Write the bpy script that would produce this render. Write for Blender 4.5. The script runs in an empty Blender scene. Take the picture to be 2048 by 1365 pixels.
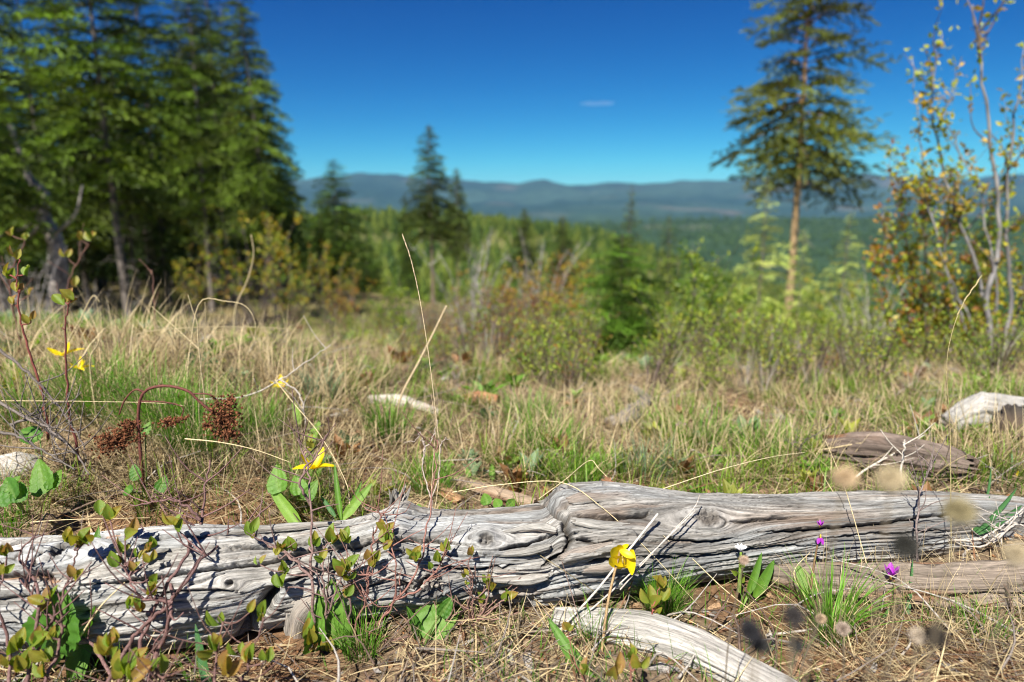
import bpy, math, random
import numpy as np
from mathutils import Vector, Matrix
rng = np.random.default_rng(7); random.seed(7)
sc = bpy.context.scene
# ------------------------------------------------------------------ camera, sky, sun, exposure
PITCH = math.radians(12.0); F = 1365.3; CX = 1024.0; CY = 682.5; CAMZ = 0.6
cam = bpy.data.cameras.new('camera'); camo = bpy.data.objects.new('camera', cam); sc.collection.objects.link(camo)
camo.location = (0, 0, CAMZ); camo.rotation_euler = (math.pi/2 - PITCH, 0, 0)
cam.sensor_width = 36; cam.lens = 24; cam.clip_start = 0.02; cam.clip_end = 40000
cam.dof.use_dof = True; cam.dof.focus_distance = 1.03; cam.dof.aperture_fstop = 2.8; cam.dof.aperture_blades = 0
sc.camera = camo
SUN_EL = math.radians(51); TRAVEL = (0.30, 0.64)
w = bpy.data.worlds.new("World"); sc.world = w; w.use_nodes = True
nt = w.node_tree; nt.nodes.clear()
sky = nt.nodes.new('ShaderNodeTexSky'); sky.sky_type = 'NISHITA'; sky.sun_disc = False
sky.sun_elevation = SUN_EL; sky.sun_rotation = math.atan2(-TRAVEL[0], -TRAVEL[1])
sky.air_density = 0.75; sky.dust_density = 0.0; sky.ozone_density = 2.0; sky.altitude = 1200
bg = nt.nodes.new('ShaderNodeBackground'); bg.inputs['Strength'].default_value = 0.05
wo = nt.nodes.new('ShaderNodeOutputWorld')
# one even grade of the whole sky: a power and a gain per channel (the photograph's deep polarised blue)
sp_ = nt.nodes.new('ShaderNodeSeparateColor'); cb_ = nt.nodes.new('ShaderNodeCombineColor'); nt.links.new(sky.outputs[0], sp_.inputs[0])
for ch, (ex, gn) in enumerate([(2.3, .0215), (1.6, .236), (1.06, .83)]):
    pw = nt.nodes.new('ShaderNodeMath'); pw.operation = 'POWER'; pw.inputs[1].default_value = ex
    ml = nt.nodes.new('ShaderNodeMath'); ml.operation = 'MULTIPLY'; ml.inputs[1].default_value = gn
    nt.links.new(sp_.outputs[ch], pw.inputs[0]); nt.links.new(pw.outputs[0], ml.inputs[0]); nt.links.new(ml.outputs[0], cb_.inputs[ch])
nt.links.new(cb_.outputs[0], bg.inputs[0]); nt.links.new(bg.outputs[0], wo.inputs[0])
sl = bpy.data.lights.new('sun', 'SUN'); sl.energy = 5.0; sl.angle = math.radians(0.53); sl.color = (1, 0.94, 0.83)
so = bpy.data.objects.new('sun', sl); sc.collection.objects.link(so)
hl = math.hypot(*TRAVEL); tv = Vector((TRAVEL[0]/hl*math.cos(SUN_EL), TRAVEL[1]/hl*math.cos(SUN_EL), -math.sin(SUN_EL)))
so.rotation_euler = tv.to_track_quat('-Z', 'Y').to_euler(); so.location = (-4, -8, 9)
sc.view_settings.view_transform = 'Standard'; sc.view_settings.look = 'None'
sc.view_settings.exposure = 1.0; sc.view_settings.gamma = 1
sc.render.engine = 'CYCLES'
cy = sc.cycles; cy.use_denoising = True; cy.max_bounces = 5; cy.diffuse_bounces = 2; cy.glossy_bounces = 2
cy.transmission_bounces = 3; cy.transparent_max_bounces = 6; cy.volume_bounces = 0; cy.sample_clamp_indirect = 4
cy.pixel_filter_type = 'BLACKMAN_HARRIS'; cy.filter_width = 1.05
cy.use_adaptive_sampling = True; cy.adaptive_threshold = 0.02; cy.caustics_reflective = False; cy.caustics_refractive = False
# ------------------------------------------------------------------ maths helpers
SP, CP = math.sin(PITCH), math.cos(PITCH)
def ray(px, py):
    a = (px-CX)/F; b = (CY-py)/F
    return np.array([a, CP+b*SP, -SP+b*CP])
def at(px, py, Y):
    d = ray(px, py); t = Y/d[1]
    return np.array([d[0]*t, Y, CAMZ+d[2]*t])
def dep(py): return PITCH + np.arctan((np.asarray(py, float)-CY)/F)
def project(P):
    P = np.atleast_2d(P); x = P[:, 0]; y = P[:, 1]; z = P[:, 2]-CAMZ
    de = y*CP - z*SP
    return CX+F*x/de, CY-F*(y*SP+z*CP)/de
def hsh(ix, iy, seed):
    h = (ix.astype(np.int64)*374761393 + iy.astype(np.int64)*668265263 + seed*974634777) & 0xffffffff
    h = ((h ^ (h >> 13))*1274126177) & 0xffffffff
    h = ((h ^ (h >> 16))*2246822519) & 0xffffffff
    return ((h ^ (h >> 15)) & 0xffff)/32767.5-1.0
def vn(x, y, seed=0):
    x = np.asarray(x, float); y = np.asarray(y, float)
    x, y = np.broadcast_arrays(x, y)
    ix = np.floor(x); iy = np.floor(y); fx = x-ix; fy = y-iy
    ix = ix.astype(np.int64); iy = iy.astype(np.int64)
    ux = fx*fx*fx*(fx*(fx*6-15)+10); uy = fy*fy*fy*(fy*(fy*6-15)+10)
    a = hsh(ix, iy, seed); b = hsh(ix+1, iy, seed); c = hsh(ix, iy+1, seed); d = hsh(ix+1, iy+1, seed)
    return (a+(b-a)*ux)*(1-uy)+(c+(d-c)*ux)*uy
def fbm(x, y, o=4, seed=0, g=0.5):
    s = 0; a = 1; t = 0
    for i in range(o):
        s = s+a*vn(np.asarray(x)*2**i+i*17.3, np.asarray(y)*2**i-i*9.1, seed+i); t += a; a *= g
    return s/t
def sst(a, b, x):
    t = np.clip((x-a)/(b-a), 0, 1); return t*t*(3-2*t)
# ------------------------------------------------------------------ terrain height
TR = [0, 0.9, 1.4, 2.0, 3.0, 5, 8, 13, 25, 40, 70, 100, 150, 250, 400, 700, 1200, 2000, 3000, 5000, 6500, 8000, 9500]
TPX = [-300, 0, 300, 600, 900, 1200, 1500, 1800, 2048, 2400]
TZ = {0: [0]*10, 0.9: [0, 0, 0, 0, 0, 0, 0, .01, .02, .02],
      1.4: [.08, .10, .11, .06, 0, -.01, 0, .02, .04, .05],
      2.0: [.13, .17, .17, .08, -.02, -.04, -.04, -.02, 0, .03],
      3.0: [.02, .04, .02, -.05, -.12, -.16, -.17, -.16, -.15, -.12]}
TY = {5: [690, 690, 690, 690, 700, 712, 725, 735, 745, 750],
      8: [680, 685, 685, 668, 672, 690, 705, 735, 750, 750],
      13: [665, 665, 672, 645, 645, 672, 710, 735, 745, 740],
      25: [600, 600, 600, 592, 618, 655, 705, 735, 735, 735],
      40: [575, 575, 570, 566, 606, 660, 715, 735, 735, 735],
      70: [560, 560, 562, 580, 650, 700, 735, 740, 740, 740],
      100: [545, 545, 545, 560, 640, 690, 730, 745, 745, 745],
      150: [530, 530, 530, 540, 575, 620, 670, 700, 710, 710],
      250: [500, 500, 500, 490, 505, 545, 620, 670, 680, 680],
      400: [445, 445, 445, 432, 430, 468, 570, 645, 660, 660],
      700: [480, 480, 480, 480, 490, 510, 600, 650, 650, 650],
      1200: [500, 500, 500, 500, 510, 520, 545, 570, 575, 575],
      2000: [475, 475, 475, 475, 470, 452, 438, 434, 433, 430],
      3000: [485]*10, 5000: [440]*10, 6500: [405]*10, 8000: [365]*10, 9500: [385]*10}
CRX = [-300, 0, 300, 600, 680, 740, 830, 900, 950, 1020, 1080, 1130, 1165, 1210, 1260, 1300, 1400, 1450, 1500, 1580, 1640, 1700, 1740, 1800, 1900, 2048, 2400]
CRY = [372, 366, 362, 366, 357, 350, 353, 360, 366, 368, 362, 370, 376, 370, 371, 369, 363, 362, 357, 364, 359, 353, 352, 357, 360, 352, 355]
NC = 110
COLPX = np.linspace(-300, 2400, NC)
TAB = np.zeros((len(TR), NC))
for i, r in enumerate(TR):
    if r in TZ: TAB[i] = np.interp(COLPX, TPX, TZ[r])
    else:
        py = np.interp(COLPX, TPX, TY[r])
        if r == 8000: py = np.interp(COLPX, CRX, CRY)
        if r == 6500: py = 36+np.interp(COLPX+90, CRX, CRY)+8*np.sin(COLPX/70)
        if r == 5000: py = 425+6*np.sin(COLPX/110)
        TAB[i] = CAMZ-r*np.tan(dep(py))
LR = np.log(np.array(TR)+0.5)
AZC = (COLPX-CX)/F
def height(x, y, detail=True):
    x = np.asarray(x, float); y = np.asarray(y, float)
    r = np.hypot(x, y); az = np.arctan2(x, y)
    u = np.where(np.abs(az) < 1.3, np.tan(np.clip(az, -1.3, 1.3)), np.sign(az)*3.6)
    fi = (np.clip(u, AZC[0], AZC[-1])-AZC[0])/(AZC[-1]-AZC[0])*(NC-1)
    # distance used by the table is depth along y inside the view, radial outside
    d = np.where(np.abs(az) < 0.85, r*np.cos(np.clip(az, -.85, .85)), r*math.cos(.85))
    lr = np.log(d+0.5); ri = np.clip(np.searchsorted(LR, lr)-1, 0, len(TR)-2)
    t = np.clip((lr-LR[ri])/(LR[ri+1]-LR[ri]), 0, 1.0)
    i0 = np.clip(np.floor(fi).astype(int), 0, NC-2); f = fi-i0
    def L(k): return TAB[k, i0]*(1-f)+TAB[k, i0+1]*f
    z = L(ri)*(1-t)+L(ri+1)*t
    behind = sst(1.2, 2.4, np.abs(az))
    z = z*(1-behind)+behind*np.where(r < 3, z*0, -0.01*r)
    if detail:
        nz = fbm(x*2.1, y*2.1, 4, 5)*0.018*sst(.2, 1, r) + fbm(x*11, y*11, 3, 9)*0.006*(1-sst(3, 6, r))
        nz = nz+fbm(x*.6, y*.6, 3, 15)*0.05*sst(2, 6, r)+fbm(x*.12, y*.12, 3, 25)*0.25*sst(10, 30, r)
        nz = nz+fbm(x*.02, y*.02, 3, 35)*2.0*sst(80, 250, r)+fbm(x*.004, y*.004, 4, 45)*14*sst(700, 1500, r)*(1-sst(4000, 6000, r))
        nz = nz+(1-np.abs(fbm(x*.0016, y*.0007, 5, 55))*2)*42*sst(4000, 6000, r)
        z = z+nz
    return z
def H(x, y): return float(height(np.array([x]), np.array([y]))[0])
def gpos(px, r):                       # ground point on the bearing of a photo column, r metres ahead
    x = (px-CX)/F*r*1.02
    return np.array([x, r, H(x, r)])
TS = np.geomspace(.5, 250, 1600)
def ong(px, py, h=0.0):                 # point on the sight line h metres above the ground
    P_ = np.array([0, 0, CAMZ])+ray(px, py)[None]*TS[:, None]
    k_ = np.nonzero(P_[:, 2] < height(P_[:, 0], P_[:, 1])+h)[0]
    return P_[k_[0] if len(k_) else -1]
gat = ong
# ------------------------------------------------------------------ mesh gathering
class G:
    def __init__(s): s.V = []; s.C = []; s.F = []; s.n = 0; s.UV = []
    def add(s, V, Fc, C):
        V = np.asarray(V, float).reshape(-1, 3); C = np.asarray(C, float)
        if C.ndim == 1: C = np.tile(C, (len(V), 1))
        s.V.append(V); s.C.append(C); s.F.append(np.asarray(Fc, np.int64)+s.n); s.n += len(V)
    def stamp(s, T, M, P, C):          # T=(verts, faces, shade-free tint) copied N times
        tv_, tf, tc = T; N = len(P)
        V = np.einsum('nij,kj->nki', M, tv_)+P[:, None, :]
        k = len(tv_); Fa = (tf[None]+(np.arange(N)*k)[:, None, None]).reshape(-1, tf.shape[1])
        CC = np.clip(C[:, None, :]*tc[None], 0, 1).reshape(-1, 3)
        s.add(V.reshape(-1, 3), Fa, CC)
    def mesh(s, name, mat, smooth=True):
        V = np.concatenate(s.V); C = np.concatenate(s.C)
        me = bpy.data.meshes.new(name)
        me.vertices.add(len(V)); me.vertices.foreach_set('co', V.astype(np.float32).ravel())
        sizes = np.concatenate([np.full(len(f), f.shape[1]) for f in s.F]); loops = np.concatenate([f.ravel() for f in s.F])
        me.loops.add(len(loops)); me.loops.foreach_set('vertex_index', loops.astype(np.int32))
        me.polygons.add(len(sizes)); st = np.concatenate([[0], np.cumsum(sizes)[:-1]])
        me.polygons.foreach_set('loop_start', st.astype(np.int32))
        try: me.polygons.foreach_set('loop_total', sizes.astype(np.int32))
        except Exception: pass
        me.polygons.foreach_set('use_smooth', np.full(len(sizes), smooth))
        ca = me.color_attributes.new('Col', 'FLOAT_COLOR', 'POINT')
        ca.data.foreach_set('color', np.hstack([C, np.ones((len(C), 1))]).astype(np.float32).ravel())
        me.materials.append(mat); me.update(); me.validate()
        return me
def link(name, me, parent=None, M=None, **kw):
    o = bpy.data.objects.new(name, me); sc.collection.objects.link(o)
    if parent is not None: o.parent = parent
    if M is not None: o.matrix_local = M
    for k, v in kw.items():
        if v is not None: o[k] = v
    return o
def thing(name, label, cat, loc=(0, 0, 0), group=None, rz=0, s=1.0):
    o = link(name, None, None, None, label=label, category=cat, group=group)
    o.location = [float(v) for v in loc]; o.rotation_euler = (0, 0, rz); o.scale = (s, s, s); o.empty_display_size = .1
    return o
def rel(V, o): return np.asarray(V)-np.array(o.location)
def frames(d, up=(0, 0, 1)):
    d = d/np.linalg.norm(d); u = np.array(up, float)
    if abs(np.dot(d, u)) > .97: u = np.array([1., 0, 0])
    s = np.cross(d, u); s /= np.linalg.norm(s); n = np.cross(s, d)
    return s, n
def smoothpath(P, n):
    P = np.asarray(P, float)
    if len(P) < 3:
        return np.array([P[0]+(P[-1]-P[0])*t for t in np.linspace(0, 1, n)])
    Q = np.vstack([2*P[0]-P[1], P, 2*P[-1]-P[-2]]); out = []
    m = len(P)-1
    for t in np.linspace(0, m-1e-6, n):
        i = int(t); f = t-i; a, b, c, d = Q[i:i+4]
        out.append(.5*((2*b)+(-a+c)*f+(2*a-5*b+4*c-d)*f*f+(-a+3*b-3*c+d)*f**3))
    return np.array(out)
def tube(g, P, R, ns=5, C=(.2, .15, .1), cap=True):
    P = np.asarray(P, float); n = len(P); R = np.broadcast_to(np.asarray(R, float), (n,)) if np.ndim(R) == 0 else np.asarray(R, float)
    if len(R) == 2 and n != 2: R = np.linspace(R[0], R[1], n)
    T = np.gradient(P, axis=0); T /= np.linalg.norm(T, axis=1)[:, None]+1e-12
    s, nn = frames(T[0]); rings = []
    for i in range(n):
        s = s-T[i]*np.dot(s, T[i]); s /= np.linalg.norm(s)+1e-12; nn = np.cross(s, T[i])
        a = np.arange(ns)/ns*2*math.pi
        rings.append(P[i]+R[i]*(np.cos(a)[:, None]*s+np.sin(a)[:, None]*nn))
    V = np.vstack(rings); i = np.arange(n-1)[:, None]*ns; j = np.arange(ns)[None]; k = (j+1) % ns
    Fc = np.stack([i+j, i+k, i+ns+k, i+ns+j], -1).reshape(-1, 4)
    C = np.asarray(C, float)
    if C.ndim == 2: C = np.repeat(C, ns, 0) if len(C) == n else np.repeat(C[0]+(C[1]-C[0])*np.linspace(0, 1, n)[:, None], ns, 0)
    g.add(V, Fc, C)
    if cap and ns > 2: g.F.append(np.array([[0, k_, k_+1] for k_ in range(1, ns-1)])+g.n-ns)
    return
def blades(g, root, az, lean, curve, L, Wd, c0, c1, ns=4, droop=0):
    N = len(root); t = np.linspace(0, 1, ns+1)
    az = np.broadcast_to(az, (N,)); lean = np.broadcast_to(lean, (N,)); curve = np.broadcast_to(curve, (N,)); L = np.broadcast_to(L, (N,)); Wd = np.broadcast_to(Wd, (N,))
    al = lean[:, None]+curve[:, None]*t[None]
    st = L[:, None]/ns
    h = np.concatenate([np.zeros((N, 1)), np.cumsum(np.sin(al[:, :-1])*st, 1)], 1); z = np.concatenate([np.zeros((N, 1)), np.cumsum(np.cos(al[:, :-1])*st, 1)], 1)
    ca, sa = np.cos(az), np.sin(az)
    P = np.stack([root[:, 0:1]+h*ca[:, None], root[:, 1:2]+h*sa[:, None], root[:, 2:3]+z], -1)
    tw = az+math.pi/2+rng.normal(0, .7, N)
    wv = np.stack([np.cos(tw), np.sin(tw), np.zeros(N)], -1)*Wd[:, None]/2
    prof = np.array([.75]+[1-.93*(x**1.8) for x in t[1:]])
    A = P+wv[:, None]*prof[None, :, None]; B = P-wv[:, None]*prof[None, :, None]
    V = np.stack([A, B], 2).reshape(N, -1, 3); k = 2*(ns+1)
    f = np.array([[2*i, 2*i+1, 2*i+3, 2*i+2] for i in range(ns)])
    Fc = (f[None]+(np.arange(N)*k)[:, None, None]).reshape(-1, 4)
    c0 = np.broadcast_to(c0, (N, 3)); c1 = np.broadcast_to(c1, (N, 3))
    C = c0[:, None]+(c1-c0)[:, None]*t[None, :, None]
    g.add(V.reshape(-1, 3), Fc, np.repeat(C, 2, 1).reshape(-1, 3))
def rotm(az, el, roll, s):
    """matrices that lay a template's +x along azimuth az and elevation el, rolled, scaled"""
    az, el, roll, s = np.broadcast_arrays(az, el, roll, s); az = az.astype(float)
    d = np.stack([np.cos(el)*np.cos(az), np.cos(el)*np.sin(az), np.sin(el)], -1)
    sd = np.stack([-np.sin(az), np.cos(az), np.zeros_like(az)], -1); n = np.cross(d, sd)
    y = sd*np.cos(roll)[:, None]+n*np.sin(roll)[:, None]; z = -sd*np.sin(roll)[:, None]+n*np.cos(roll)[:, None]
    return np.stack([d, y, z], -1)*s[:, None, None]
# ------------------------------------------------------------------ materials
def mat_base(name):
    m = bpy.data.materials.new(name); m.use_nodes = True; n = m.node_tree; n.nodes.clear()
    out = n.nodes.new('ShaderNodeOutputMaterial'); return m, n, out
def N_(n, t, **kw):
    x = n.nodes.new(t)
    for k, v in kw.items():
        if hasattr(x, k) and k not in x.inputs: setattr(x, k, v)
        else: x.inputs[k].default_value = v
    return x
def veg(name, tr=0.35, rough=.55, nscale=60, spec=.3, var=.35, bump=0):
    m, n, out = mat_base(name)
    at_ = N_(n, 'ShaderNodeVertexColor', layer_name='Col')
    tc = N_(n, 'ShaderNodeTexCoord'); no = N_(n, 'ShaderNodeTexNoise', Scale=nscale, Detail=2.0)
    n.links.new(tc.outputs['Object'], no.inputs['Vector'])
    mr = N_(n, 'ShaderNodeMapRange'); mr.inputs[1].default_value = .3; mr.inputs[2].default_value = .7; mr.inputs[3].default_value = 1-var; mr.inputs[4].default_value = 1+var
    n.links.new(no.outputs[0], mr.inputs[0])
    mx = N_(n, 'ShaderNodeVectorMath', operation='SCALE'); n.links.new(at_.outputs[0], mx.inputs[0]); n.links.new(mr.outputs[0], mx.inputs[3])
    p = N_(n, 'ShaderNodeBsdfPrincipled', Roughness=rough); p.inputs['Specular IOR Level'].default_value = spec
    n.links.new(mx.outputs[0], p.inputs['Base Color'])
    if bump:
        b = N_(n, 'ShaderNodeBump', Strength=bump, Distance=.002); n.links.new(no.outputs[0], b.inputs['Height']); n.links.new(b.outputs[0], p.inputs['Normal'])
    if tr > 0:
        t = N_(n, 'ShaderNodeBsdfTranslucent'); hs_ = N_(n, 'ShaderNodeHueSaturation', Saturation=1.1, Value=1.5); n.links.new(mx.outputs[0], hs_.inputs['Color']); n.links.new(hs_.outputs[0], t.inputs[0])
        ms = N_(n, 'ShaderNodeMixShader'); ms.inputs[0].default_value = tr
        n.links.new(p.outputs[0], ms.inputs[1]); n.links.new(t.outputs[0], ms.inputs[2]); n.links.new(ms.outputs[0], out.inputs[0])
    else: n.links.new(p.outputs[0], out.inputs[0])
    return m
M_grass = veg('grass_blade', .3, .5, 90, .35, .2)
M_leaf = veg('leaf', .42, .42, 220, .45, .25, .25)
M_needle = veg('needles', .25, .6, 1.5, .25, .3)
M_twig = veg('twig_bark', 0, .7, 300, .25, .35, .4)
M_bark = veg('tree_bark', 0, .85, 9, .15, .5, .8)
M_petal = veg('petal', .35, .4, 150, .3, .12)
M_seed = veg('seed', 0, .8, 800, .1, .4)
def wood_mat(name):
    m, n, out = mat_base(name)
    at_ = N_(n, 'ShaderNodeVertexColor', layer_name='Col'); uv = N_(n, 'ShaderNodeUVMap')
    def noise(sx, sy, det, ro=.6):
        mp = N_(n, 'ShaderNodeMapping'); mp.inputs['Scale'].default_value = (sx, sy, 1); n.links.new(uv.outputs[0], mp.inputs[0])
        t = N_(n, 'ShaderNodeTexNoise', Scale=1.0, Detail=det, Roughness=ro); n.links.new(mp.outputs[0], t.inputs['Vector']); return t
    a = noise(14, 420, 4); b = noise(60, 900, 3, .7); c = noise(260, 300, 2)
    ad = N_(n, 'ShaderNodeMath', operation='ADD'); n.links.new(a.outputs[0], ad.inputs[0]); n.links.new(b.outputs[0], ad.inputs[1])
    mr = N_(n, 'ShaderNodeMapRange'); mr.inputs[1].default_value = .72; mr.inputs[2].default_value = 1.25; mr.inputs[3].default_value = .42; mr.inputs[4].default_value = 1.45
    n.links.new(ad.outputs[0], mr.inputs[0])
    mx = N_(n, 'ShaderNodeVectorMath', operation='SCALE'); n.links.new(at_.outputs[0], mx.inputs[0]); n.links.new(mr.outputs[0], mx.inputs[3])
    p = N_(n, 'ShaderNodeBsdfPrincipled', Roughness=.8); p.inputs['Specular IOR Level'].default_value = .15
    n.links.new(mx.outputs[0], p.inputs['Base Color'])
    ad2 = N_(n, 'ShaderNodeMath', operation='MULTIPLY_ADD'); ad2.inputs[1].default_value = .35; n.links.new(c.outputs[0], ad2.inputs[0]); n.links.new(ad.outputs[0], ad2.inputs[2])
    bp = N_(n, 'ShaderNodeBump', Strength=.7, Distance=.0016); n.links.new(ad2.outputs[0], bp.inputs['Height']); n.links.new(bp.outputs[0], p.inputs['Normal'])
    n.links.new(p.outputs[0], out.inputs[0]); return m
M_wood = wood_mat('weathered_wood')
def ground_mat():
    m, n, out = mat_base('ground_soil')
    at_ = N_(n, 'ShaderNodeVertexColor', layer_name='Col'); tc = N_(n, 'ShaderNodeTexCoord')
    def noise(s, d): t = N_(n, 'ShaderNodeTexNoise', Scale=s, Detail=d, Roughness=.65); n.links.new(tc.outputs['Object'], t.inputs['Vector']); return t
    a = noise(70, 6); b = noise(3.0, 6); c = noise(.012, 7)
    def mr(x, lo, hi): r = N_(n, 'ShaderNodeMapRange'); r.inputs[1].default_value = .32; r.inputs[2].default_value = .68; r.inputs[3].default_value = lo; r.inputs[4].default_value = hi; n.links.new(x.outputs[0], r.inputs[0]); return r
    q = N_(n, 'ShaderNodeMath', operation='MULTIPLY'); n.links.new(mr(a, .45, 1.6).outputs[0], q.inputs[0]); n.links.new(mr(b, .7, 1.35).outputs[0], q.inputs[1])
    q2 = N_(n, 'ShaderNodeMath', operation='MULTIPLY'); n.links.new(q.outputs[0], q2.inputs[0]); n.links.new(mr(c, .6, 1.45).outputs[0], q2.inputs[1])
    mx = N_(n, 'ShaderNodeVectorMath', operation='SCALE'); n.links.new(at_.outputs[0], mx.inputs[0]); n.links.new(q2.outputs[0], mx.inputs[3])
    p = N_(n, 'ShaderNodeBsdfPrincipled', Roughness=.95); p.inputs['Specular IOR Level'].default_value = .1
    bp = N_(n, 'ShaderNodeBump', Strength=.8, Distance=.01); n.links.new(a.outputs[0], bp.inputs['Height']); n.links.new(bp.outputs[0], p.inputs['Normal'])
    n.links.new(mx.outputs[0], p.inputs['Base Color']); n.links.new(p.outputs[0], out.inputs[0]); return m
M_ground = ground_mat()
def lerp(a, b, t): return np.asarray(a)+(np.asarray(b)-np.asarray(a))*np.asarray(t)[..., None]
# ------------------------------------------------------------------ the ground: one sheet to the horizon
fine = np.radians(np.linspace(-46, 46, 300)); coarse = np.radians(np.linspace(46, 314, 60))[1:-1]
AZ = np.concatenate([fine, coarse]); RR = np.concatenate([np.geomspace(.12, 9.5, 230), np.geomspace(9.8, 11500, 170)])
rr, aa = np.meshgrid(RR, AZ, indexing='ij'); X = rr*np.sin(aa); Y = rr*np.cos(aa); Z = height(X, Y)
soil = fbm(X*2.6, Y*2.6, 4, 77); s2 = fbm(X*.35, Y*.35, 4, 78); s3 = fbm(X*.006, Y*.006, 5, 79); s4 = fbm(X*.0011, Y*.0016, 5, 80)
col = lerp((.15, .10, .062), (.22, .165, .11), sst(-.4, .5, soil))
col = lerp(col, (.15, .085, .045), (sst(.15, .4, fbm(X*1.9+9, Y*1.9, 3, 81))*.8))
mead = lerp((.13, .12, .04), (.24, .19, .09), sst(-.3, .4, s2))
col = lerp(col, mead, sst(2.2, 5, rr))
slope = lerp((.045, .075, .018), (.12, .125, .04), sst(-.1, .5, s3))
col = lerp(col, slope, sst(60, 120, rr))
ridge = lerp((.022, .045, .018), (.045, .08, .028), sst(-.3, .5, fbm(X*.004, Y*.004, 5, 82))); ridge = lerp(ridge, (.13, .13, .09), sst(.42, .6, fbm(X*.003+4, Y*.007, 4, 83))*.7)
col = lerp(col, ridge, sst(700, 1000, rr))
mt = lerp((.012, .034, .026), (.03, .06, .042), sst(-.3, .4, s4)); mt = lerp(mt, (.13, .11, .09), sst(.28, .6, fbm(X*.0015+7, Y*.003, 4, 84))*.6)
col = lerp(col, mt, sst(3500, 5000, rr))
g = G(); nr, na = rr.shape
i = np.arange(nr-1)[:, None]*na; j = np.arange(na)[None]; k = (j+1) % na
g.add(np.stack([X, Y, Z], -1), np.stack([i+j, i+na+j, i+na+k, i+k], -1).reshape(-1, 4), col.reshape(-1, 3))
c0 = g.n; g.add([[0, 0, 0]], np.zeros((0, 4), int), col[0, 0]); g.F = [f for f in g.F if len(f)]
g.F.append(np.array([[c0, b_, (b_+1) % na] for b_ in range(na)])[:, [0, 2, 1]])
link('ground', g.mesh('ground', M_ground), kind='structure', label='brown soil and meadow ground falling away to wooded hills')
# haze: one even box of air
def haze():
    V = np.array([[x, y, z] for x in (-12000, 12000) for y in (-12000, 12000) for z in (-900, 900)], float)
    V[:, 2] = np.where(V[:, 2] < 0, Z.min()-5, max(Z.max()+30, 40))
    Fc = [[0, 1, 3, 2], [4, 6, 7, 5], [0, 4, 5, 1], [2, 3, 7, 6], [0, 2, 6, 4], [1, 5, 7, 3]]
    m, n, out = mat_base('air'); v = N_(n, 'ShaderNodeVolumePrincipled', Density=4.4e-5, Anisotropy=0.0); v.inputs['Color'].default_value = (.28, .58, 1, 1)
    n.links.new(v.outputs[0], out.inputs['Volume'])
    gg = G(); gg.add(V, Fc, (1, 1, 1)); link('haze', gg.mesh('haze', m, False), kind='stuff', label='thin blue air over the far hills')
haze()
# ------------------------------------------------------------------ the great fallen log
LX = [-450, 0, 200, 300, 450, 600, 700, 760, 785, 812, 835, 870, 1000, 1085, 1100, 1112, 1130, 1200, 1260, 1300, 1400, 1600, 1800, 1900, 2048, 2350]
LT = [1090, 1078, 1062, 1053, 1050, 1043, 1035, 1020, 1006, 1000, 1012, 1019, 1020, 1019, 1006, 993, 987, 981, 981, 985, 988, 985, 983, 985, 993, 1010]
BX = [-450, 0, 200, 400, 480, 560, 700, 800, 900, 1000, 1100, 1200, 1300, 1400, 1500, 1600, 1700, 1800, 1900, 2048, 2350]
LB = [1330, 1316, 1308, 1294, 1278, 1252, 1240, 1226, 1214, 1206, 1203, 1190, 1175, 1160, 1150, 1141, 1133, 1128, 1112, 1090, 1080]
def log_axis(px, T=None, B=None, sink=.012):
    yt = np.interp(px, LX, LT) if T is None else T; yb = np.interp(px, BX, LB) if B is None else B
    t = dep(yt); b = dep(yb); m = (t+b)/2; dl = (b-t)/2
    D = (CAMZ+sink)/(np.sin(m)+np.sin(dl)); R = D*np.sin(dl)
    Yc = D*np.cos(m); Zc = CAMZ-D*np.sin(m); de = Yc*CP-(Zc-CAMZ)*SP
    return (px-CX)/F*de, Yc, Zc, R, m, (yt+yb)/2, (yb-yt)/2
def segd(A, B, pts):
    d = np.full(A.shape, 1e9); tt = np.zeros(A.shape)
    for k_ in range(len(pts)-1):
        x0, y0 = pts[k_]; x1, y1 = pts[k_+1]; dx, dy = x1-x0, y1-y0
        t = np.clip(((A-x0)*dx+(B-y0)*dy)/(dx*dx+dy*dy), 0, 1)
        dd = np.hypot(A-x0-t*dx, B-y0-t*dy); m = dd < d; d[m] = dd[m]; tt[m] = (k_+t[m])/(len(pts)-1)
    return d, tt
def uvset(me, U):
    uvl = me.uv_layers.new(name='UVMap'); n = len(me.loops); vi = np.zeros(n, np.int32); me.loops.foreach_get('vertex_index', vi)
    uvl.data.foreach_set('uv', U[vi].astype(np.float32).ravel())
pxs = np.concatenate([np.linspace(-450, -20, 60), np.linspace(-18, 2066, 1150), np.linspace(2070, 2350, 40)])
ph = np.concatenate([np.linspace(-1.75, 1.75, 215), np.linspace(1.8, 2*math.pi-1.8, 34)])
sm = lambda a, k_: np.convolve(np.pad(a, k_, 'edge'), np.ones(2*k_+1)/(2*k_+1), 'valid')
ax = log_axis(pxs); xc, yc_, zc, R_, mm, pc, hh = [sm(a, 4) if q in (0, 1, 2, 4) else sm(a, 2) for q, a in enumerate(ax)]
yc_ = sm(yc_, 30); 
A, PH = np.meshgrid(pxs, ph, indexing='ij'); HHm = hh[:, None]; Bp = pc[:, None]-HHm*np.where(PH > math.pi, PH-2*math.pi, PH)
def tob(px_, py_):
    c = np.interp(px_, pxs, pc); h_ = np.interp(px_, pxs, hh); return c-h_*math.asin(max(-1, min(1, (c-py_)/h_)))
def cv(pts): return [(p[0], tob(*p)) for p in pts]
knots = [(500, 1170, 10, 1), (975, 1088, 17, 1), (150, 1106, 24, 1.3), (872, 1166, 30, .8), (1395, 1040, 24, .9), (805, 1000, 30, .8), (1620, 1100, 10, .7), (330, 1225, 7, .6)]
yrel = (Bp-pc[:, None])/HHm*105
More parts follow.
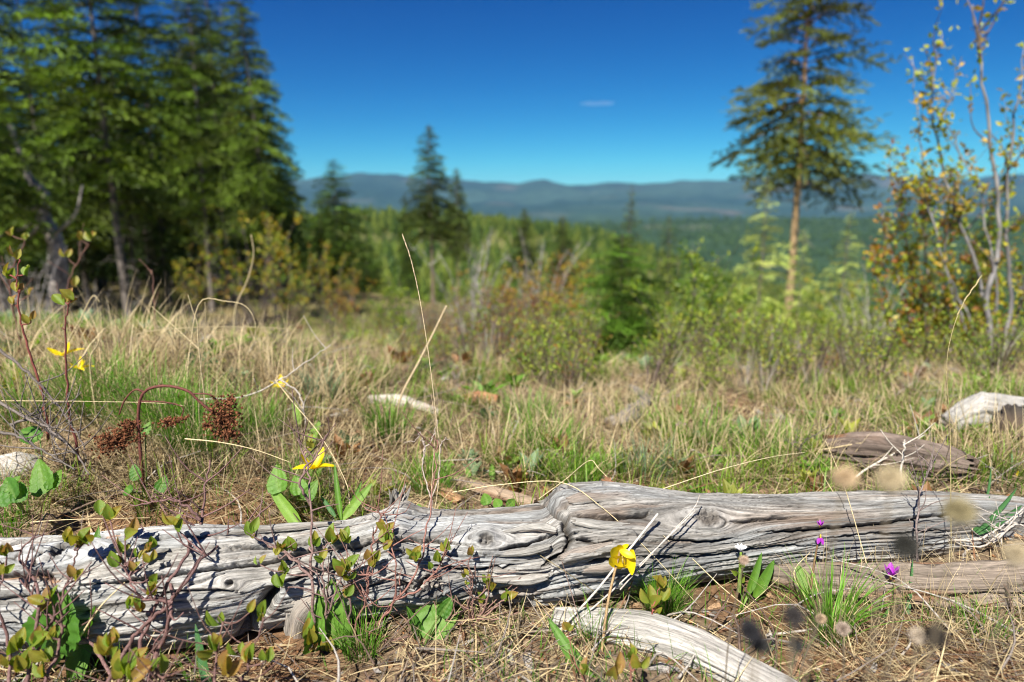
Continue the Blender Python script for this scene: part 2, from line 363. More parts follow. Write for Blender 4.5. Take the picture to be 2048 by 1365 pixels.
yr = yrel.copy()+14*fbm(A/420, yrel/90, 2, 3)
for kx, ky, kr, ks in knots:
    kb = tob(kx, ky); dx = (A-kx)/2.4; dy = Bp-kb; d2 = dx*dx+dy*dy
    yr -= ks*dy*(kr*kr*2.2)/(d2+kr*kr*1.6)
tilt = yr+A*.03
disp = fbm(tilt/34, A/420, 3, 11)*.0045+fbm(A/130, yrel/70, 3, 12)*.004
rid = 1-np.abs(vn(tilt/9, A/240, 13)); rid2 = 1-np.abs(vn(tilt/4.2+vn(A/90, tilt/20, 2)*.4, A/110, 14))
fine_ = vn(tilt/2.3, A/70, 15)
disp += -(rid**6)*.0038-(rid2**5)*.0018+fine_*.0004
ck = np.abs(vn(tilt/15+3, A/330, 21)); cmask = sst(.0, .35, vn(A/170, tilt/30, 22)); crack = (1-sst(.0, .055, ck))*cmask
disp -= crack*.0055
stp = tilt/6.5+.7*vn(A/120, tilt/9, 51); sti = np.floor(stp).astype(np.int64); stf = stp-sti; seg_ = np.floor(A/190+hsh(sti, sti*0, 52)*3).astype(np.int64)
disp += (hsh(sti, seg_, 53)*.0016)*sst(0, .12, stf)*(1-sst(.88, 1, stf)); crv = (1-sst(0, .09, np.minimum(stf, 1-stf)))*(hsh(sti, seg_, 54) > .1); disp -= crv*.0022
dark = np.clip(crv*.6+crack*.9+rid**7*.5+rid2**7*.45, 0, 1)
cracks = [([(-50, 1152), (40, 1157), (150, 1150), (175, 1165)], 3.5, .012, 1), ([(175, 1180), (300, 1168), (420, 1150), (560, 1128), (640, 1108), (720, 1100), (790, 1082), (880, 1088), (950, 1095)], 2.6, .011, 0),
          ([(345, 1083), (430, 1078), (480, 1068), (560, 1060), (640, 1054), (700, 1046), (760, 1036), (830, 1030)], 4.2, .014, 0), ([(0, 1096), (60, 1090), (150, 1080), (250, 1073)], 2.5, .008, 1),
          ([(440, 1100), (560, 1095), (640, 1090), (700, 1083)], 2.0, .007, 0), ([(330, 1195), (430, 1187), (520, 1184)], 2.0, .008, 0), ([(0, 1210), (90, 1200), (160, 1195)], 2, .006, 0),
          ([(590, 1170), (575, 1190), (560, 1215), (535, 1240), (500, 1275), (470, 1300)], 9, .024, 0), ([(600, 1168), (650, 1150), (705, 1140)], 5, .012, 0),
          ([(1130, 1037), (1180, 1043), (1240, 1040), (1290, 1033)], 3.6, .014, 0), ([(1085, 1022), (1112, 1030), (1128, 1040), (1124, 1060), (1134, 1085), (1118, 1108), (1098, 1125), (1080, 1135)], 4.5, .018, 0),
          ([(1000, 1103), (1060, 1090), (1110, 1070)], 2.4, .009, 0), ([(1140, 1080), (1180, 1090), (1215, 1084)], 3, .010, 0), ([(1160, 1124), (1210, 1116), (1240, 1102)], 3, .010, 0),
          ([(1020, 1170), (1060, 1162), (1090, 1160)], 5, .014, 0), ([(1490, 1068), (1600, 1060), (1700, 1052), (1800, 1038), (1900, 1026)], 2.6, .011, 0), ([(1250, 1110), (1330, 1116), (1400, 1112), (1500, 1096), (1600, 1090)], 2.4, .008, 0),
          ([(1430, 1050), (1500, 1040), (1560, 1036)], 2, .007, 0), ([(1300, 1080), (1380, 1085), (1440, 1078)], 2.2, .008, 0), ([(1620, 1075), (1740, 1068), (1850, 1062)], 1.8, .006, 0),
          ([(860, 1130), (960, 1140), (1040, 1130)], 2.2, .007, 0), ([(880, 1180), (960, 1178), (1040, 1168)], 2, .006, 0), ([(640, 1210), (740, 1200), (820, 1190)], 2, .006, 0), ([(60, 1250), (200, 1240), (330, 1250)], 2, .006, 0)]
wob = vn(A/14, Bp/14, 31)*2.2+vn(A/5, Bp/5, 32)*.8
orange = np.zeros_like(A)
for pts, wd, dp, og in cracks:
    d, tt = segd(A+wob*.6, Bp+wob, cv(pts)); tap = np.clip(np.minimum(tt, 1-tt)*7, .25, 1)
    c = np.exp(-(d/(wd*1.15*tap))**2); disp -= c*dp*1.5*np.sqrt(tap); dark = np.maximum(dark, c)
    up = np.interp(A, [p[0] for p in sorted(cv(pts))], [p[1] for p in sorted(cv(pts))])
    if og: orange = np.maximum(orange, np.exp(-((d-wd*1.6)/wd/1.4)**2)*(Bp > up))
    if abs(pts[0][0]-pts[-1][0]) > 60: disp += .0022*np.exp(-(d/12)**2)*np.where(Bp < up, 1, -.6)
# fracture: plates left of a ragged line sit lower than those to its right
eb = np.interp(Bp, [tob(1110, 1000), tob(1125, 1040), tob(1130, 1085), tob(1100, 1130), tob(1080, 1190)], [1104, 1128, 1136, 1105, 1060])
plate = np.floor(tilt/9+vn(A/60, tilt/9, 41)*.5); jag = hsh(plate.astype(np.int64), np.zeros_like(plate, dtype=np.int64), 5)*22
rt = sst(-2, 2, A-eb-jag*.7)*(1-sst(1230, 1420, A)); disp += rt*.007
pj = hsh(plate.astype(np.int64), np.ones_like(plate, dtype=np.int64), 8); pz = np.exp(-((A-1130)/150)**2)
disp += pj*.0055*pz
for sx0, sx1, pts, hgt in [(1108, 1245, [(1108, 1117), (1160, 1104), (1245, 1078)], .012), (1150, 1260, [(1150, 1135), (1260, 1118)], .006), (1000, 1090, [(1000, 1150), (1090, 1140)], .007), (930, 1085, [(930, 1106), (1085, 1098)], .005)]:
    d, tt = segd(A, Bp, cv(pts)); disp += hgt*(1-sst(9, 12.5, d+wob*.8))*(.6+.4*tt)
# knots
for kx, ky, kr, rise, hole in [(500, 1170, 9, .003, .012), (975, 1088, 17, .020, .004), (150, 1106, 21, .002, .016), (872, 1166, 30, .016, .004), (1395, 1040, 22, .009, .002), (330, 1225, 6, .001, .005), (1620, 1100, 8, .003, .003)]:
    kb = tob(kx, ky); dd = np.hypot((A-kx)/1.15, Bp-kb)+wob*kr/22
    disp += rise*np.exp(-(dd/(kr*1.5))**2); disp -= (rise*.5+hole)*(1-sst(kr*.35, kr*.85, dd)); ro = 1-sst(kr*.6, kr*1.0, dd)
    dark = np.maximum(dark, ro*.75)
    if kr > 15: disp += ro*fbm(A/6, Bp/6, 3, 61)*.009
disp = np.where(np.abs(PH) > 1.75, disp*.5, disp)
hl_ = sst(-.5, .5, fbm(A/260, yrel/45, 4, 71))
gr = .215+.13*hl_+.06*fine_+.09*vn(tilt/6, A/150, 72)+.05*vn(tilt/3, A/60, 76)
gr *= 1+.38*(1-sst(250, 700, A))-.06*sst(900, 1200, A)
tint = lerp((1.02, .985, .93), (.955, .985, 1.0), sst(-.3, .5, fbm(A/300+5, tilt/25, 3, 73)))
colw = gr[..., None]*tint
bp_ = np.exp(-(((A-1590)/150)**2+((Bp-tob(1590, 1040))/22)**2))*sst(-.3, .3, vn(tilt/5, A/120, 75))
bp_ = np.maximum(bp_, .6*sst(.3, .6, fbm(tilt/12, A/170, 3, 74)))
colw = lerp(colw, (.20, .13, .085), bp_*.7); colw = lerp(colw, (.42, .20, .08), orange*.8)
colw = lerp(colw, (.05, .04, .032), np.clip(dark, 0, 1)*.9)  # brown wood of cracks, knots and grain, with crack shade painted in too
cdir = np.stack([np.zeros_like(mm), -np.cos(mm), np.sin(mm)], -1); ndir = np.stack([np.zeros_like(mm), np.sin(mm), np.cos(mm)], -1)
Cc = np.stack([xc, yc_, zc], -1)
P = Cc[:, None]+(R_[:, None]+disp)[..., None]*(np.cos(PH)[..., None]*cdir[:, None]+np.sin(PH)[..., None]*ndir[:, None])
# weathering cuts that keep the section from being a plain round
g = G(); n0, n1 = A.shape; i = np.arange(n0-1)[:, None]*n1; j = np.arange(n1)[None]; k = (j+1) % n1
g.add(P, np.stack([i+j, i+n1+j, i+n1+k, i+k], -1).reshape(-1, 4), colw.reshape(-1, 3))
e0 = g.n; g.F.append(np.array([[0, a_, a_+1] for a_ in range(1, n1-1)])); g.F.append(np.array([[0, a_+1, a_] for a_ in range(1, n1-1)])+(n0-1)*n1)
logt = thing('fallen_log', 'long weathered grey log with knots and a fracture, lying across the picture', 'log', (Cc[600][0], Cc[600][1], 0))
UVl = np.stack([A/1000, tilt/1000], -1).reshape(-1, 2)
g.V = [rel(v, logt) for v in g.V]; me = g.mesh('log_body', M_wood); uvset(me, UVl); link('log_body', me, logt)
# generic weathered wood piece along a path
def wood_piece(path, rad, parent, name='body', col=(.33, .31, .28), seed=1, ns=60, n=150, flat=1.0, rough=1.0, endj=.1, brown=.2, px=1.0):
    Pp = smoothpath(path, n); T = np.gradient(Pp, axis=0); T /= np.linalg.norm(T, axis=1)[:, None]
    Rr = np.interp(np.linspace(0, 1, n), np.linspace(0, 1, len(rad)), rad)
    s, nn = frames(T[0]); a = np.arange(ns)/ns*2*math.pi; V = []
    L_ = np.concatenate([[0], np.cumsum(np.linalg.norm(np.diff(Pp, axis=0), axis=1))])
    for q in range(n):
        s = s-T[q]*np.dot(s, T[q]); s /= np.linalg.norm(s); nn = np.cross(s, T[q]); r0 = Rr[q]
        cx, cyy = np.cos(a), np.sin(a)
        dsp = r0*(.16*fbm(cx*1.3+seed*7, cyy*1.3+L_[q]*2/r0*.08, 3, seed)+.10*fbm(cx*5, cyy*5+L_[q]*4, 3, seed+3)*rough-.12*rough*(1-np.abs(vn(cx*4+L_[q]*6, cyy*4+seed, seed+5)))**6)
        lo = L_[q]; jl = endj*r0*4; e = min(lo, L_[-1]-lo); jit = (hsh(np.floor(a*5).astype(np.int64), np.zeros(ns, np.int64)+seed, 3)*.5+.5)*jl*max(0, 1-e/(r0*1.5))
        sg = 1 if lo < L_[-1]/2 else -1
        V.append(Pp[q]+(r0+dsp)[:, None]*(cx[:, None]*s+flat*cyy[:, None]*nn)+sg*T[q]*jit[:, None])
    V = np.array(V); gg = G(); i = np.arange(n-1)[:, None]*ns; j = np.arange(ns)[None]; k = (j+1) % ns
    UV = np.stack([np.repeat(L_[:, None], ns, 1)*px, np.repeat(np.arange(ns)[None]/ns*Rr.mean()*6.28, n, 0)*px], -1)
    nz = fbm(UV[..., 1]*110+seed, UV[..., 0]*9, 4, seed+20); cc = np.array(col)*(1+.45*nz)[..., None]
    cc = lerp(cc, (.2, .10, .05), brown*sst(0, .5, fbm(UV[..., 1]*40+3, UV[..., 0]*5, 3, seed+31)))
    gg.add(V, np.stack([i+j, i+ns+j, i+ns+k, i+k], -1).reshape(-1, 4), cc.reshape(-1, 3))
    for e_, q in ((0, 0), (1, n-1)):
        c_ = gg.n; gg.add([V[q].mean(0)], np.zeros((0, 4), int), (.14, .10, .07)); gg.F = [f for f in gg.F if len(f)]
        gg.F.append(np.array([[c_, q*ns+b_, q*ns+(b_+1) % ns] for b_ in range(ns)]))
    gg.V = [rel(v, parent) for v in gg.V]; me = gg.mesh(name, M_wood); UVf = np.vstack([UV.reshape(-1, 2), [[0, 0], [0, 0]]]); uvset(me, UVf)
    return link(name, me, parent)
# parts of the log: root foot, splintered stub, knot splinters
def logpt(px_, py_, out=0.0):
    x, y, z, R, m, c, h_ = log_axis(np.array([px_])); s = max(-.99, min(.99, (c[0]-py_)/h_[0])); f = math.asin(s)
    return np.array([x[0], y[0], z[0]])+(R[0]+out)*(math.cos(f)*np.array([0, -math.cos(m[0]), math.sin(m[0])])+math.sin(f)*np.array([0, math.sin(m[0]), math.cos(m[0])]))
wood_piece([logpt(760, 1180, -.04), logpt(690, 1205, -.028), logpt(640, 1225, -.018), at(606, 1268, .875), at(606, 1312, .85), at(630, 1352, .835)], [.03, .038, .028, .018, .008], logt, 'root', (.30, .285, .26), 4, brown=.25, rough=1.4)
def splinters(center, updir, n, L, W_, spread, seed, col=(.33, .31, .28), par=logt, name='splinter'):
    r_ = np.random.default_rng(seed)
    for q in range(n):
        d = np.array(updir, float)+r_.normal(0, spread, 3); d /= np.linalg.norm(d); l = L*r_.uniform(.5, 1.1)
        b = np.array(center)+r_.normal(0, W_*1.4, 3)*np.array([1.3, .8, .4]); s, n_ = frames(d); gg = G(); w_ = W_*r_.uniform(.6, 1.2)
        c = np.array(col)*r_.uniform(.6, 1.25); Pq = [b-d*.01, b+d*l*.45, b+d*l*.8+s*w_*.1, b+d*l]
        tube(gg, np.array(Pq)-np.array(par.location), np.array([w_, w_*.8, w_*.45, w_*.08]), 5, c); link(name, gg.mesh(name, M_bark, False), par)
splinters(at(795, 1003, 1.005), (.15, .1, 1), 26, .026, .0034, .38, 1)
splinters(logpt(880, 1160, .01), (.5, -.9, .1), 10, .014, .0045, .5, 2, (.28, .25, .22))
for pp, rr_ in [([logpt(1108, 1118, .004), logpt(1160, 1104, .010), logpt(1240, 1080, .002)], [.004, .010, .008, .003]), ([logpt(1128, 1012, .003), logpt(1180, 1008, .006), logpt(1290, 1012, 0)], [.006, .010, .007, .002]),
                ([logpt(1132, 1050, .004), logpt(1190, 1058, .005), logpt(1260, 1052, 0)], [.005, .008, .006, .002]), ([logpt(1095, 1150, .003), logpt(1040, 1156, .006), logpt(960, 1160, 0)], [.004, .008, .005, .002]), ([logpt(1100, 1095, .003), logpt(1040, 1108, .005), logpt(960, 1112, -.001)], [.004, .006, .005, .002]),
                ([logpt(1150, 1138, .003), logpt(1210, 1130, .006), logpt(1290, 1122, 0)], [.004, .008, .006, .002]), ([logpt(1112, 1068, .002), logpt(1070, 1062, .004), logpt(1000, 1070, -.001)], [.004, .007, .005, .002]), ([logpt(470, 1074, .002), logpt(560, 1066, .004), logpt(690, 1050, .001)], [.002, .006, .006, .002]), ([logpt(1090, 1185, .002), logpt(1150, 1176, .005), logpt(1230, 1165, 0)], [.003, .007, .005, .002])]:
    wood_piece(pp, rr_, logt, 'splinter', (.30, .29, .27), int(pp[0][0]*1000)+40, 24, 60, brown=.3, rough=2.5, endj=.5)
splinters(at(1225, 970, 1.03), (-.8, .1, .35), 6, .02, .004, .25, 3, (.30, .16, .09))
splinters(at(1100, 1003, 1.02), (-1, 0, .1), 6, .022, .005, .12, 5)
# other pieces of wood
def wood(name, label, cat, pts, rad, **kw):
    rm = max(rad); P_ = [ong(p[0], p[1], rm*kw.get('lift', .55)) for p in pts]; kw.pop('lift', None)
    b = np.mean(P_, 0); t = thing(name, label, cat, (b[0], b[1], H(b[0], b[1])), kw.pop('group', None)); wood_piece(P_, rad, t, 'weathered_wood', **kw); return t
t_ = wood('driftwood_branch', 'smooth bleached branch below the yellow lily, curving down to the bottom edge', 'branch', [(1105, 1232, .89), (1200, 1252, .872), (1290, 1268, .86), (1390, 1300, .835), (1480, 1345, .80), (1620, 1420, .74)], [.013, .024, .028, .027, .024, .02], col=(.40, .385, .36), seed=9, ns=72, n=260, brown=.05, rough=1.6)
wood('old_branch_log', 'brown weathered log under the right end of the big log', 'log', [(1540, 1150, 1.02), (1640, 1160, .98), (1800, 1172, .975), (1950, 1172, .98), (2200, 1165, 1.0)], [.016, .030, .036, .035, .034], col=(.20, .165, .135), seed=12, ns=80, n=300, brown=.7, rough=2.6)
wood('rotten_log', 'reddish brown decayed log behind the right half of the big log', 'log', [(1640, 903, 1.75), (1760, 915, 1.72), (1900, 935, 1.68), (1960, 942, 1.66)], [.035, .05, .045, .02], endj=.4, col=(.16, .125, .105), seed=15, ns=90, n=240, brown=.9, rough=4, flat=.9)
wood('bleached_log', 'pale twisted log at the right edge under the tall shrub', 'log', [(1895, 850, 2.5), (1960, 832, 2.5), (2030, 838, 2.45), (2140, 860, 2.4)], [.03, .06, .05, .05], col=(.36, .35, .33), seed=17, ns=50, n=120, brown=.1, rough=2)
wood('dark_stump', 'charred black stump by the bleached log at right edge', 'stump', [(2030, 860, 2.35), (2044, 838, 2.4), (2050, 815, 2.45)], [.05, .045, .03], col=(.05, .045, .04), seed=18, ns=40, n=60, brown=.1, rough=2)
wood('wood_slab', 'split brown slab of wood lying just behind the middle of the big log', 'wood slab', [(885, 950, 1.32), (960, 975, 1.27), (1040, 1000, 1.21), (1072, 1006, 1.2)], [.012, .02, .02, .014], col=(.33, .25, .18), seed=19, ns=40, n=120, flat=.5, brown=.5)
wood('wood_slab', 'broken orange brown plank end left of the split slab behind the log', 'wood slab', [(800, 955, 1.35), (860, 968, 1.3), (925, 1005, 1.2)], [.010, .018, .014], col=(.34, .20, .11), seed=20, ns=36, n=90, flat=.5, brown=.9)
wood('pale_branch', 'pale bare branch on the meadow left of the orange chunk', 'branch', [(735, 800, 2.25), (800, 803, 2.22), (880, 826, 2.1)], [.012, .020, .010], col=(.55, .51, .46), seed=21, ns=24, n=60)
wood('rotten_chunk', 'orange rotten wood chunk in the meadow beyond the log', 'wood chunk', [(925, 800, 2.3), (960, 798, 2.3), (1000, 803, 2.25)], [.015, .028, .018], col=(.34, .17, .09), seed=22, ns=24, n=40, brown=.2, rough=2)
wood('grey_root_piece', 'grey root stump in the meadow right of the orange chunk', 'root', [(1215, 850, 2.0), (1260, 835, 2.05), (1290, 800, 2.1), (1262, 775, 2.2)], [.02, .03, .02, .012], col=(.24, .21, .18), seed=23, ns=24, n=60, rough=2)
wood('pale_log_piece', 'flat pale piece of wood left behind the log at left edge', 'wood piece', [(-40, 940, 1.27), (40, 935, 1.29), (85, 925, 1.3)], [.02, .03, .014], col=(.42, .40, .37), seed=24, ns=36, n=60)
# ------------------------------------------------------------------ conifers
def bough(seed, nt=16, nf=8, tl=.10, tw=.03, droop=.35, gap=0.0, wide=.5):
    r_ = np.random.default_rng(seed); V = []; Cc_ = []; Fq = []
    def tuft(p, d, l, c):
        for q in range(2):
            s = np.cross(d, r_.normal(0, 1, 3)); s /= np.linalg.norm(s)+1e-9; n = len(V)
            V.extend([p-d*l*.3, p+s*tw*.5+d*l*.25, p+d*l, p-s*tw*.5+d*l*.25]); Fq.append([n, n+1, n+2, n+3]); Cc_.extend([c*.85, c, c*1.25, c])
    sp = lambda t: np.array([t, .06*math.sin(t*4+seed), .12*math.sin(t*2.2)-droop*t*t])
    for q in range(nt):
        t = .12+.88*(q+r_.random()*.6)/nt
        if r_.random() < gap: continue
        p0 = sp(t); side = 1 if q % 2 else -1; a = side*r_.uniform(.7, 1.15); l = (wide*math.sin(math.pi*min(1, (1.08-t)*1.05))**.7+.05)*r_.uniform(.6, 1.1)
        d = np.array([math.cos(a), math.sin(a), r_.uniform(-.25, .12)-droop*t*.6]); d /= np.linalg.norm(d); c = np.ones(3)*r_.uniform(.65, 1.25)
        for f in np.linspace(.1, 1, nf):
            dd = d+r_.normal(0, .45, 3); dd /= np.linalg.norm(dd); tuft(p0+d*l*f+r_.normal(0, .012, 3), dd, tl*r_.uniform(.7, 1.2), c)
    for t in np.linspace(.35, 1, nf+4):
        d = sp(t+.01)-sp(t); d = d/np.linalg.norm(d)+r_.normal(0, .35, 3); tuft(sp(t), d/np.linalg.norm(d), tl, np.ones(3))
    return np.array(V), np.array(Fq), np.array(Cc_)
BH = [bough(s_, 18, 8) for s_ in (1, 2, 3)]; BL = [bough(s_, 12, 4, .15, .05) for s_ in (4, 5)]
BLARCH = [bough(s_, 14, 7, .07, .028, .25, .15, .4) for s_ in (6, 7)]
def conifer_mesh(Ht, base, Rd, seed, nb=130, tpl=BH, col=(.045, .07, .02), shape=1.0, thin=0.0, trunk_r=None, barkc=(.13, .11, .095), lean=0.0, topel=.5, barkc2=None, dead=8, joined=False):
    r_ = np.random.default_rng(seed); gc = G(); gt = G(); gd = G(); tr = trunk_r or Ht*.011
    zz = np.linspace(0, 1, 16); pth = np.stack([lean*Ht*zz+.04*Ht*.15*np.sin(zz*5+seed)*zz, .02*Ht*.2*np.sin(zz*4+seed*2)*zz, zz*Ht], -1)
    cb = np.array(barkc); ct = np.array(barkc2 if barkc2 is not None else barkc)
    tube(gt, pth, tr*(1-zz*.93)*(1+.5*np.exp(-zz*40)), 9, cb+(ct-cb)*zz[:, None])
    t = base+(1-base)*(np.arange(nb)+r_.random(nb))/nb; t = base+(1-base)*((t-base)/(1-base))**.9
    prof = np.clip((1-t)/(1-base), 0, 1); Lb = Rd*(prof**(.75/shape)*.92+.06)*r_.uniform(.55, 1.12, nb)*np.where(prof > .88, .75, 1)
    if thin: keep = r_.random(nb) > thin*np.sin((t-base)/(1-base)*3)**2; t, Lb, prof = t[keep], Lb[keep], prof[keep]
    n = len(t); az = np.arange(n)*2.39996+r_.normal(0, .5, n)
    el = topel*(1-prof)**2+r_.normal(0, .13, n)-.12*prof
    P_ = np.stack([np.interp(t, zz, pth[:, q]) for q in range(3)], -1)
    base_c = np.array(col); cc = base_c[None]*(.35+1.65*r_.random(n)**1.6)[:, None]*np.array([1, 1, 1])+np.array([.02, .015, 0])*(r_.random(n)[:, None] > .7)*base_c.sum()*4
    sel = r_.integers(0, len(tpl), n)
    for k_ in range(len(tpl)):
        m = sel == k_
        if m.any(): gc.stamp(tpl[k_], rotm(az[m], el[m], r_.normal(0, .25, m.sum()), Lb[m]), P_[m], cc[m])
    for q in range(n):                                   # limbs carrying the boughs
        d = np.array([math.cos(el[q])*math.cos(az[q]), math.cos(el[q])*math.sin(az[q]), math.sin(el[q])])
        tube(gt, [P_[q], P_[q]+d*Lb[q]*.4+[0, 0, .02*Lb[q]], P_[q]+d*Lb[q]*.75-[0, 0, .05*Lb[q]]], [tr*.16, tr*.03], 3, ct*.8, False)
    for q in range(dead):
        z_ = base*r_.uniform(.25, 1.0); a = r_.random()*6.3; l = Rd*r_.uniform(.15, .5); p = np.array([np.interp(z_, zz, pth[:, q2]) for q2 in range(3)])
        tube(gd, [p, p+np.array([math.cos(a)*l*.6, math.sin(a)*l*.6, .05*l]), p+np.array([math.cos(a)*l, math.sin(a)*l, -.15*l])], [tr*.12, tr*.02], 3, (.2, .18, .16), False)
    if joined:
        gc.V += gt.V; gc.C += gt.C; gc.F += [f+gc.n for f in gt.F]; return gc.mesh('fir', M_needle, False)
    me = (gt.mesh('trunk', M_bark), gc.mesh('crown', M_needle, False), gd.mesh('dead_limb', M_bark) if gd.n else None)
    return me
def conifer(meshes, label, px, r, toppy, Ht, group=None, rz=0, sx=1.0, name='conifer_tree', tilt=0, sink=.05):
    p = gpos(px, r); top = CAMZ-r*math.tan(PITCH+math.atan((toppy-CY)/F)); s = (top-p[2])/Ht
    t = thing(name, label, 'tree', (p[0], p[1], p[2]-sink), group, rz); t.scale = (s*sx, s*sx, s)
    if tilt: t.rotation_euler = (0, tilt, 0)
    link('trunk', meshes[0], t); link('crown', meshes[1], t)
    if meshes[2]: link('dead_limbs', meshes[2], t, kind='stuff')
    return t
CD = (.085, .14, .014); CM = (.07, .125, .016)
big1 = conifer_mesh(20, .30, 3.4, 11, 175, BH, CD, 1.5, .45, .17, (.15, .13, .115), dead=26)
big2 = conifer_mesh(20, .22, 3.1, 12, 190, BH, (.095, .15, .016), 1.3, .35, .15, (.12, .105, .095), dead=26)
spr = conifer_mesh(12, .10, 2.5, 13, 210, BL, CM, 1.1, 0, .11)
fir = conifer_mesh(14, .38, 2.2, 14, 190, BL, (.065, .095, .016), 1.2, .2, .13, (.17, .13, .10))
slim = conifer_mesh(12, .25, 1.4, 15, 140, BL, (.10, .135, .025), 1.1, .2, .1)
LF = 'tall conifers of the dark forest edge'
for a_ in [(big1, 'tall dark fir with straight grey trunk, second trunk from left, high crown', 262, 12.5, -330, 20, .3, 1.05, -.01),
           (big2, 'tall fir with slightly curved trunk whose boughs reach into the sky at the forest edge', 556, 17, -95, 20, 1.9, .75, -.045),
           (big2, 'dark fir at left edge of the picture with bright green low boughs', 15, 8.5, -400, 20, 4.0, .9, 0),
           (big1, 'dark fir between the two tall grey trunks, slender pale lower trunk', 343, 24, -120, 20, 2.6, 1.1, .0),
           (big1, 'shaded fir just right of the slender pale trunk', 430, 20, -60, 20, .9, .9, .01),
           (big2, 'shaded fir directly behind the leaning bare trunk', 130, 18, -150, 20, 2.2, 1.2, 0),
           (big1, 'dark fir left of the curved sky edge fir', 492, 25, 10, 20, 5.1, .85, 0)]:
    conifer(a_[0], a_[1], a_[2], a_[3], a_[4], a_[5], LF, a_[6], a_[7], 'fir_tree', a_[8])
for a_ in [(spr, 'mid distance pointed fir whose top stands just right of the forest edge', 582, 36, 298, 12, .5, 1.0),
           (spr, 'broad pointed fir rising above the grassy ledge, skyline peak left of centre', 684, 42, 318, 12, 1.5, 1.6),
           (spr, 'dense round bodied dark green fir in front of the broad pointed one', 652, 34, 425, 12, 2.8, 1.6),
           (spr, 'small dark green cone shaped fir on the grassy ledge', 740, 36, 470, 12, 3.8, 1.5),
           (fir, 'tallest fir near the centre with bare lower trunk and ragged top', 868, 30, 248, 14, .2, 1.1),
           (fir, 'reddish trunked fir close behind right of the tallest centre fir', 918, 42, 335, 14, 2.0, .8),
           (spr, 'shorter bushy fir close left of the tallest centre fir', 818, 40, 385, 12, 4.4, .6),
           (fir, 'fir with bare leaning trunk above the orange shrubs', 1048, 32, 415, 14, 3.1, 1.1),
           (fir, 'small fir with bare trunk left of the slim skyline fir', 1122, 45, 430, 14, 1.1, 1.0),
           (slim, 'slim ragged fir whose top touches the mountains above the leafy young fir', 1252, 50, 368, 12, 0, 1.0),
           (slim, 'yellowish green slim fir right of the leafy young fir', 1330, 40, 430, 12, 2.5, 1.3),
           (spr, 'low dark fir on the slope left of the big right hand fir', 1450, 24, 572, 12, 1, 1.5),
           (spr, 'dark fir behind the tall shrub at the right', 1945, 22, 385, 12, 2, .7)]:
    conifer(a_[0], a_[1], a_[2], a_[3], a_[4], a_[5], 'scattered firs on the slope', a_[6], a_[7], 'fir_tree')
ygfir = conifer_mesh(4, .03, 1.25, 31, 170, BH, (.09, .18, .02), 1.3, 0, .05, (.16, .13, .1), dead=0)
conifer(ygfir, 'bushy young green fir in the middle of the meadow', 1240, 5.2, 455, 4, None, .4, 1.4, 'young_fir')
bigr = conifer_mesh(16, .46, 3.3, 32, 150, BH, (.115, .14, .024), 1.8, .42, .21, (.27, .22, .14), barkc2=(.44, .25, .10), dead=18)
conifer(bigr, 'large fir standing alone at right with orange upper trunk and dark layered boughs', 1574, 17, -110, 16, None, 1.0, .98, 'fir_tree', -.012)
larch = conifer_mesh(9, .06, 2.4, 33, 150, BLARCH, (.42, .50, .14), 1.0, .1, .07, (.2, .17, .14), dead=4)
conifer(larch, 'wispy pale green young larch on the left side of the large right hand fir', 1512, 15.5, 350, 9, None, 2.0, .9, 'larch_tree')
conifer(larch, 'short pale larch just right of the large fir trunk', 1676, 16, 420, 9, None, 4.0, .9, 'larch_tree')
conifer(larch, 'thin pale green larch standing right before the large fir trunk', 1592, 15.2, 455, 9, None, 1.0, .8, 'larch_tree')
# leaning bare grey trunk at the left edge of the forest
t_ = thing('leaning_tree', 'leaning crooked grey trunk with bare forked limbs at left forest edge', 'tree', gpos(118, 9), None)
g = G(); pth = [at(100, 665, 9.0), at(118, 560, 9.0), at(110, 480, 9.0), at(86, 430, 9.0), at(90, 390, 9.0), at(55, 350, 9.1), at(20, 250, 9.2)]
pth[0][2] = H(pth[0][0], pth[0][1])-.1
g = G(); tube(g, smoothpath(rel(pth, t_), 30), np.linspace(.13, .03, 30), 8, (.27, .24, .22)); link('trunk', g.mesh('trunk', M_bark), t_)
for q in [[(92, 425), (50, 455), (-20, 480)], [(108, 470), (150, 430), (165, 370)], [(88, 440), (40, 500), (10, 560)], [(88, 400), (60, 420), (20, 400)]]:
    g = G(); tube(g, smoothpath(rel([at(a, b, 8.95) for a, b in q], t_), 10), [.03, .008], 5, (.27, .25, .23)); link('limb', g.mesh('limb', M_bark), t_)
# ------------------------------------------------------------------ far forest, by instances
def proto(name, me_list, mat):
    o = bpy.data.objects.new(name, me_list); return o
def lowtree(seed, col, n=26):
    r_ = np.random.default_rng(seed); gg = G(); V = []; Fq = []; C_ = []
    for q in range(n):
        t = .08+.9*q/n; R_q = (.26*(1-t)**.85+.015)*r_.uniform(.75, 1.15); a0 = r_.random()*6
        for k_ in range(5):
            a = a0+k_*1.257+r_.normal(0, .2); b = len(V); c = np.array(col)*r_.uniform(.6, 1.45)
            V.extend([[0, 0, t+.05], [R_q*math.cos(a-.45), R_q*math.sin(a-.45), t-.02+r_.normal(0, .01)], [1.25*R_q*math.cos(a), 1.25*R_q*math.sin(a), t-.05], [R_q*math.cos(a+.45), R_q*math.sin(a+.45), t-.02]])
            Fq.append([b, b+1, b+2, b+3]); C_.extend([c*.8, c, c*1.2, c])
    gg.add(V, Fq, np.array(C_)); tube(gg, [[0, 0, -.05], [0, 0, .9]], [.013, .003], 4, (.16, .13, .1)); return gg.mesh('far_tree', M_needle, False)
